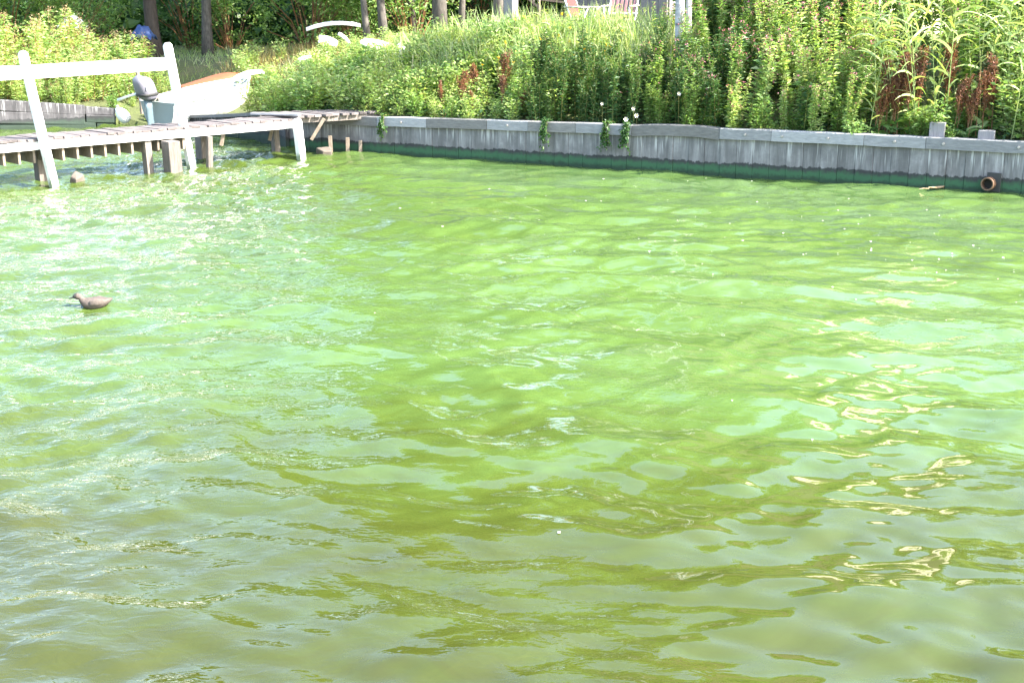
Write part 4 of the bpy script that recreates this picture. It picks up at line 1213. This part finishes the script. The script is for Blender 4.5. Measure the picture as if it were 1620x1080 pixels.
def tree(x, y, r, H, label, bark='bark', lean=0.0, crown=0, cs=1.0, group='trees behind the bank', name='tree', cat='tree'):
    root = empty(name, (x, y, float(ground_z(x, y)) - 0.1)); tag(root, label, cat, group)
    mb = MB(); pts = []; rad = []
    for i in range(9):
        t = i / 8; pts.append((lean * H * t + 0.08 * math.sin(5 * t + x), 0.08 * math.cos(4 * t + x), H * 0.8 * t)); rad.append(r * (1.25 if i == 0 else 1.0) * (1 - 0.75 * t))
    mb.tube(pts, rad, 12); mb.build('trunk', M[bark], root, smooth=True)
    for k in range(5):
        t = 0.45 + 0.1 * k; b = at(pts, t); az = random.random() * 6.283; mb = MB()
        mb.tube([tuple(b), tuple(b + np.array([math.cos(az) * 0.7, math.sin(az) * 0.7, 0.7])), tuple(b + np.array([math.cos(az) * 1.7, math.sin(az) * 1.7, 1.7]))], [r * 0.35, r * 0.22, r * 0.08], 6)
        mb.build('limb', M[bark], root, smooth=True)
    o = inst('crown', CROWN[crown], root, (lean * H * 0.75, 0, H * 0.66), (0, 0, random.random() * 6), (cs, cs, H / 12.0))
    return root
def px_x(px, y): return (px - 810) / 2000 * y * 1.037
T = [(283, 33.0, 0.20, 7.6, 'thick dark brown trunk, leftmost of the big trees behind the second jetty post', 'bark', -0.02, 2),
     (362, 34.0, 0.15, 8.0, 'straight grey brown trunk behind the dinghy, right of the thick dark trunk', 'bark_grey', -0.015, 0),
     (596, 31.0, 0.085, 9.5, 'slim tree, left one of the close pair behind the white slabs', 'bark_grey', -0.02, 1),
     (622, 31.5, 0.11, 10.5, 'tree with a slightly thicker trunk, right one of the close pair behind the white slabs', 'bark_grey', -0.02, 0),
     (668, 34.0, 0.10, 12.0, 'dark trunk leaning left between the close pair and the mottled grey trunk', 'bark', -0.04, 2),
     (708, 30.5, 0.17, 12.5, 'mottled grey trunk behind the tall grass', 'bark_grey', -0.01, 0),
     (738, 31.5, 0.08, 11.5, 'thin grey trunk right beside the mottled grey trunk', 'bark_grey', 0.02, 1),
     (789, 28.5, 0.11, 12.5, 'mottled trunk just left of the square grey post', 'bark_grey', 0.0, 1)]
for px, y, r, H, lab, bk, ln, c in T: tree(px_x(px, y), y, r, H, lab, bk, ln, c)
for i, (x, y, H) in enumerate(((2.6, 36, 13), (6.2, 36, 13.5), (9.8, 39, 13.5), (14.5, 39, 13.5), (19.5, 37, 13.5), (23, 34, 13), (-3.5, 41, 11.5), (-1.2, 40, 13), (4.5, 42, 14), (11.5, 41, 14), (27, 34, 13))):
    tree(x, y, 0.2, H, 'leafy tree standing further back behind the trunk row and the tall plants', 'bark', random.uniform(-0.02, 0.02), i % 3, 1.15, 'further trees at the back')
tree(px_x(8, 31), 31, 0.16, 5.0, 'small grey trunked tree at the far left behind the plumed shrubs', 'bark_grey', -0.02, 0, 0.7)

# birch by the wall
def build_birch():
    x, y = plan(5.86, 1.6); g = float(ground_z(x, y)) - 0.1
    root = empty('birch_tree', (x, y, g)); tag(root, 'white birch trunks with peeling dark bands rising from the tall plants', 'birch tree')
    mb = MB(); pts = [(0, 0, 0), (-0.03, 0, 0.8), (-0.05, 0.02, 1.8), (0.0, 0, 3.2), (0.05, 0, 5.5), (0, 0, 8)]
    mb.tube(pts, [0.085, 0.075, 0.07, 0.06, 0.045, 0.02], 12); mb.build('trunk', M['birch'], root, smooth=True)
    mb = MB(); mb.tube([(0.13, 0.15, 0), (0.13, 0.16, 0.9), (0.11, 0.18, 2.0), (0.25, 0.1, 3.5), (0.6, 0.1, 6)], [0.06, 0.05, 0.045, 0.04, 0.015], 10); mb.build('second_trunk', M['birch'], root, smooth=True)
    inst('crown', CROWN[1], root, (0.1, 0, 6.3), (0, 0, 1), (0.5, 0.5, 0.55))
build_birch()

# ------------------------------------------------------------------ shed, post, pole, lumber, chairs
def build_shed():
    x0, y0 = 1.18, 26.0
    z0 = 1.60
    root = empty('shed', (x0, y0, z0), WANG - 0.08); tag(root, 'grey vertical plank shed behind the garden chairs', 'shed')
    w = 0.19
    for k in range(11):
        mb = MB(); mb.box((k * w + w/2, random.uniform(-0.006, 0.006), 1.2), (w - 0.008, 0.03, 2.4)); mb.build('plank', M['shed'], root)
    for k in range(12):
        mb = MB(); mb.box((-0.015 + random.uniform(-.004, .004), 0.03 + k * w + w/2, 1.2), (0.03, w - 0.008, 2.4)); mb.build('plank', M['shed'], root)
        mb = MB(); mb.box((2.105 + random.uniform(-.004, .004), 0.03 + k * w + w/2, 1.2), (0.03, w - 0.008, 2.4)); mb.build('plank', M['shed'], root)
    mb = MB(); mb.bar((1.05, -0.12, 2.42), (1.05, 2.5, 2.62), 2.3, 0.05); mb.build('roof', M['bark_grey'], root)
build_shed()
def build_glint_house():
    a = math.radians(46); root = empty('glint_house', (7.6, 29.5, 1.5), a)  # unseen building, added so its sunlit gable makes cream glints on the water
    tag(root, 'unseen pale rendered building added beyond the tall plants to make cream water glints', 'glint_house')
    Wd, Dp, He, Hr = 7.0, 6.0, 4.6, 8.4
    mb = MB(); mb.add([(0,0,0),(Wd,0,0),(Wd,Dp,0),(0,Dp,0),(0,0,He),(Wd,0,He),(Wd,Dp,He),(0,Dp,He),(Wd/2,0,Hr-0.1),(Wd/2,Dp,Hr-0.1)], [(0,1,5,8,4),(1,2,6,5),(2,3,7,9,6),(3,0,4,7)])
    mb.build('wall', M['render'], root)
    for sg in (-1, 1):
        mb = MB(); x0 = Wd/2; x1 = Wd/2 + sg * (Wd/2 + 0.4); z1 = He - 0.4 * (Hr - He) / (Wd / 2)
        mb.bar((x0 + sg * 0.0, Dp/2, Hr + 0.05), (x1, Dp/2, z1 + 0.05), Dp + 0.7, 0.10); mb.build('roof', M['roof'], root)
    for x, z, w, h in ((1.4, 0.9, 1.1, 1.3), (4.5, 0.9, 1.1, 1.3), (2.95, 5.0, 1.1, 1.2)):
        mb = MB(); mb.box((x + w/2, -0.01, z + h/2), (w, 0.06, h)); f = mb.build('window', M['white_paint'], root)
        mb = MB(); mb.box((x + w/2, -0.03, z + h/2), (w - 0.16, 0.05, h - 0.16)); mb.build('pane', M['black'], f)
build_glint_house()
def build_post():
    x, y = -0.02, 24.2; root_z = float(ground_z(x, y)) - 0.2
    mb = MB(); mb.box((0, 0, 1.3), (0.20, 0.20, 2.6)); o = mb.build('square_post', M['grey_post'], bevel=0.01); o.location = (x, y, root_z); o.rotation_euler = (0, 0, WANG - 0.12)
    tag(o, 'stout square grey wooden post standing in the tall grass left of the chairs', 'post')
    mb = MB(); mb.tube([(0, 0, 0), (-0.02, 0, 1.2), (-0.06, 0, 2.4)], [0.03, 0.027, 0.022], 8); o = mb.build('pole', M['stick'], smooth=True); o.location = (0.52, 24.5, 1.5)
    tag(o, 'thin brown pole in front of the dark timber pile', 'pole')
build_post()
def build_lumber():
    labs = ['topmost board of the dark timber pile behind the thin pole', 'steep slanting board leaning across the dark timber pile', 'pale board lying low at the front of the dark timber pile', 'dark board in the middle of the timber pile', 'short dark board low at the back of the timber pile', 'weathered board leaning left against the timber pile', 'crooked board at the right side of the timber pile by the chair']
    spec = [((0.2, 25.7, 2.55), (1.1, 25.6, 2.45), 0.16, 0.04), ((0.15, 25.4, 2.65), (0.9, 25.4, 2.05), 0.12, 0.04), ((0.15, 25.1, 1.93), (0.75, 25.1, 1.90), 0.10, 0.05), ((0.2, 25.8, 2.25), (1.1, 25.7, 2.2), 0.2, 0.05), ((0.3, 25.9, 1.95), (1.0, 25.9, 1.98), 0.2, 0.08), ((0.25, 25.5, 1.7), (0.45, 25.5, 2.6), 0.12, 0.03), ((0.85, 25.3, 1.75), (1.1, 25.4, 2.4), 0.12, 0.03)]
    for lab, (a, b, w, h) in zip(labs, spec):
        c = (Vector(a) + Vector(b)) / 2
        mb = MB(); mb.bar(Vector(a) - c, Vector(b) - c, w, h, jit=0.006); o = mb.build('board', M['bark_grey'] if 'pale' in lab or 'weathered' in lab else M['bark']); o.location = c
        tag(o, lab, 'board', 'boards of the timber pile')
build_lumber()

def build_chair(loc, rz, label, style):
    root = empty('garden_chair', loc, rz); tag(root, label, 'chair', 'garden chairs by the shed')
    # local: faces +x, width along y; tubular frame
    W = 0.26; fr = M['white_plastic'] if style else M['bolt']
    for sg in (-1, 1):
        y = sg * W
        mb = MB(); mb.tube([(0.30, y, 0.0), (-0.10, y, 0.45), (-0.32, y, 1.02)], 0.014, 8); mb.build('back_leg_frame', M['white_plastic'], root, smooth=True)
        mb = MB(); mb.tube([(-0.30, y * 0.94, 0.0), (0.12, y * 0.94, 0.42), (0.20, y * 0.94, 0.63)], 0.014, 8); mb.build('front_leg', M['white_plastic'], root, smooth=True)
        mb = MB(); mb.tube([(-0.24, y * 1.04, 0.66), (0.24, y * 1.04, 0.645)], 0.018, 8); mb.build('armrest', M['bolt'], root, smooth=True)
    mb = MB(); mb.tube([(0.24, -W, 0.42), (0.24, W, 0.42)], 0.016, 8); mb.build('seat_bar', M['white_plastic'], root, smooth=True)
    if style == 0:
        mb = MB(); mb.bar((-0.12, 0, 0.44), (0.26, 0, 0.45), 2 * W * 0.9, 0.035); mb.build('seat', M['red_cloth'], root, bevel=0.012)
        mb = MB(); mb.bar((-0.12, 0, 0.47), (-0.33, 0, 1.02), 2 * W * 0.9, 0.035, up=(1, 0, 0.3)); mb.build('backrest', M['red_cloth'], root, bevel=0.012)
    else:
        for k in range(5):
            x = -0.10 + 0.085 * k; mb = MB(); mb.bar((x, -W, 0.45), (x, W, 0.45), 0.055, 0.016); mb.build('seat_slat', M['red_cloth'], root, bevel=0.005)
        for k in range(6):
            y = -W + 0.05 + k * (2 * W - 0.1) / 5; mb = MB(); mb.bar((-0.13, y, 0.50), (-0.32, y, 1.0), 0.05, 0.014, up=(1, 0, 0.3)); mb.build('back_slat', M['pink_slat'], root, bevel=0.004)
        mb = MB(); mb.bar((-0.14, -W - 0.02, 0.52), (-0.14, W + 0.02, 0.52), 0.04, 0.03); mb.build('back_rail', M['white_plastic'], root, bevel=0.004)
build_chair((1.25, 23.3, 1.72), math.radians(-25), 'red cushioned folding garden chair with grey armrests, the left chair', 0)
build_chair((1.95, 23.6, 1.74), math.radians(-115), 'garden chair with pale pink slatted back and red seat in front of the shed', 1)

# ------------------------------------------------------------------ white things lying in the weeds
def slab(loc, size, rot, label, name='white_board', cat='board', mat='white_plastic'):
    bm = MB(); x, y, z = [k / 2 for k in size]; n = 6; rings = []
    for i in range(n + 1):
        t = i / n * 2 - 1; w = 1 - 0.12 * t * t; dz = 0.08 * size[0] * (1 - t * t)
        rings.append([(t * x, -y * w, dz - z), (t * x, y * w, dz - z), (t * x, y * w, dz + z), (t * x, -y * w, dz + z)])
    bm.loft(rings); o = bm.build(name, M[mat], bevel=0.008); o.location = loc; o.rotation_euler = rot; tag(o, label, cat); return o
def P_(px, py, d): return ((px - 810) / 2000 * (d * math.cos(PITCH) + 0.27 * 0.96 * 0) * 1.037, d, CAM_H - py * d / 2000 * 1.0)
slab(P_(536, 41, 30), (1.25, 0.16, 0.05), (0.3, -0.07, 0.15), 'long pale curved board lying at the foot of the dark shrubs', 'curved_board')
slab(P_(527, 63, 28), (0.42, 0.26, 0.04), (0.7, 0.3, 0.3), 'white tilted panel in the weeds below the long curved board', 'white_slab', 'slab')
slab(P_(552, 58, 28.6), (0.34, 0.10, 0.04), (0.7, 0.75, 0.3), 'narrow white panel standing steeply right of the tilted white panel', 'white_slab', 'slab')
slab(P_(491, 89, 27), (0.30, 0.14, 0.04), (0.7, -0.2, 0.2), 'small white panel in the weeds nearest to the dinghy bow', 'white_slab', 'slab')
slab(P_(403, 113, 25.9), (0.62, 0.16, 0.04), (0.3, -0.2, 0.6), 'white slatted board resting across the dinghy bow', 'white_board', 'board')
def build_table():
    c = P_(598, 66, 26.0); root = empty('plastic_table', (c[0], c[1], c[2] - 0.42)); root.rotation_euler = (0.25, 0.12, 0.4)
    tag(root, 'small white plastic table standing in the weeds with its legs showing', 'table')
    mb = MB(); mb.tube([(0, 0, 0.40), (0, 0, 0.44)], 0.36, 20); mb.build('tabletop', M['white_plastic'], root, bevel=0.008)
    for k in range(4):
        a = k * 1.5708 + 0.6; mb = MB(); mb.bar((0.24 * math.cos(a), 0.24 * math.sin(a), 0.40), (0.30 * math.cos(a), 0.30 * math.sin(a), 0.0), 0.05, 0.04); mb.build('leg', M['white_plastic'], root)
build_table()
def sheet(loc, s, mat, label, name, cat, seed, h=0.35):
    r = np.random.default_rng(seed); n = 14; mb = MB(); V = []; F = []
    for i in range(n):
        for j in range(n):
            u, v = i/(n-1)*2-1, j/(n-1)*2-1
            z = h * max(0, 1 - 0.9 * (u*u + v*v)) + 0.05 * math.sin(7*u + seed) * math.cos(6*v) + r.uniform(-0.012, 0.012)
            V.append((u * s[0], v * s[1], z))
    for i in range(n-1):
        for j in range(n-1): F.append((i*n+j, (i+1)*n+j, (i+1)*n+j+1, i*n+j+1))
    mb.add(V, F); o = mb.build(name, M[mat], smooth=True); o.location = loc; tag(o, label, cat)
    sm = o.modifiers.new('solid', 'SOLIDIFY'); sm.thickness = 0.01
    return o
c = P_(640, 94, 24.6); sheet((c[0], c[1], c[2] + 0.0), (0.22, 0.2), 'white_plastic', 'crumpled white plastic sheet in the weeds right of the plastic table', 'plastic_sheet', 'sheet', 3)
c = P_(243, 40, 30.5); sheet((c[0], c[1], c[2] - 0.25), (0.26, 0.3), 'tarp_blue', 'blue tarpaulin over a heap behind the shrubs left of the thick dark trunk', 'tarpaulin', 'tarpaulin', 4, 0.28)
c = P_(136, 30, 31); sheet((c[0], c[1], c[2] - 0.14), (0.28, 0.3), 'white_plastic', 'pale sheet over a heap behind the plumed shrubs at the left', 'pale_sheet', 'sheet', 6, 0.25)
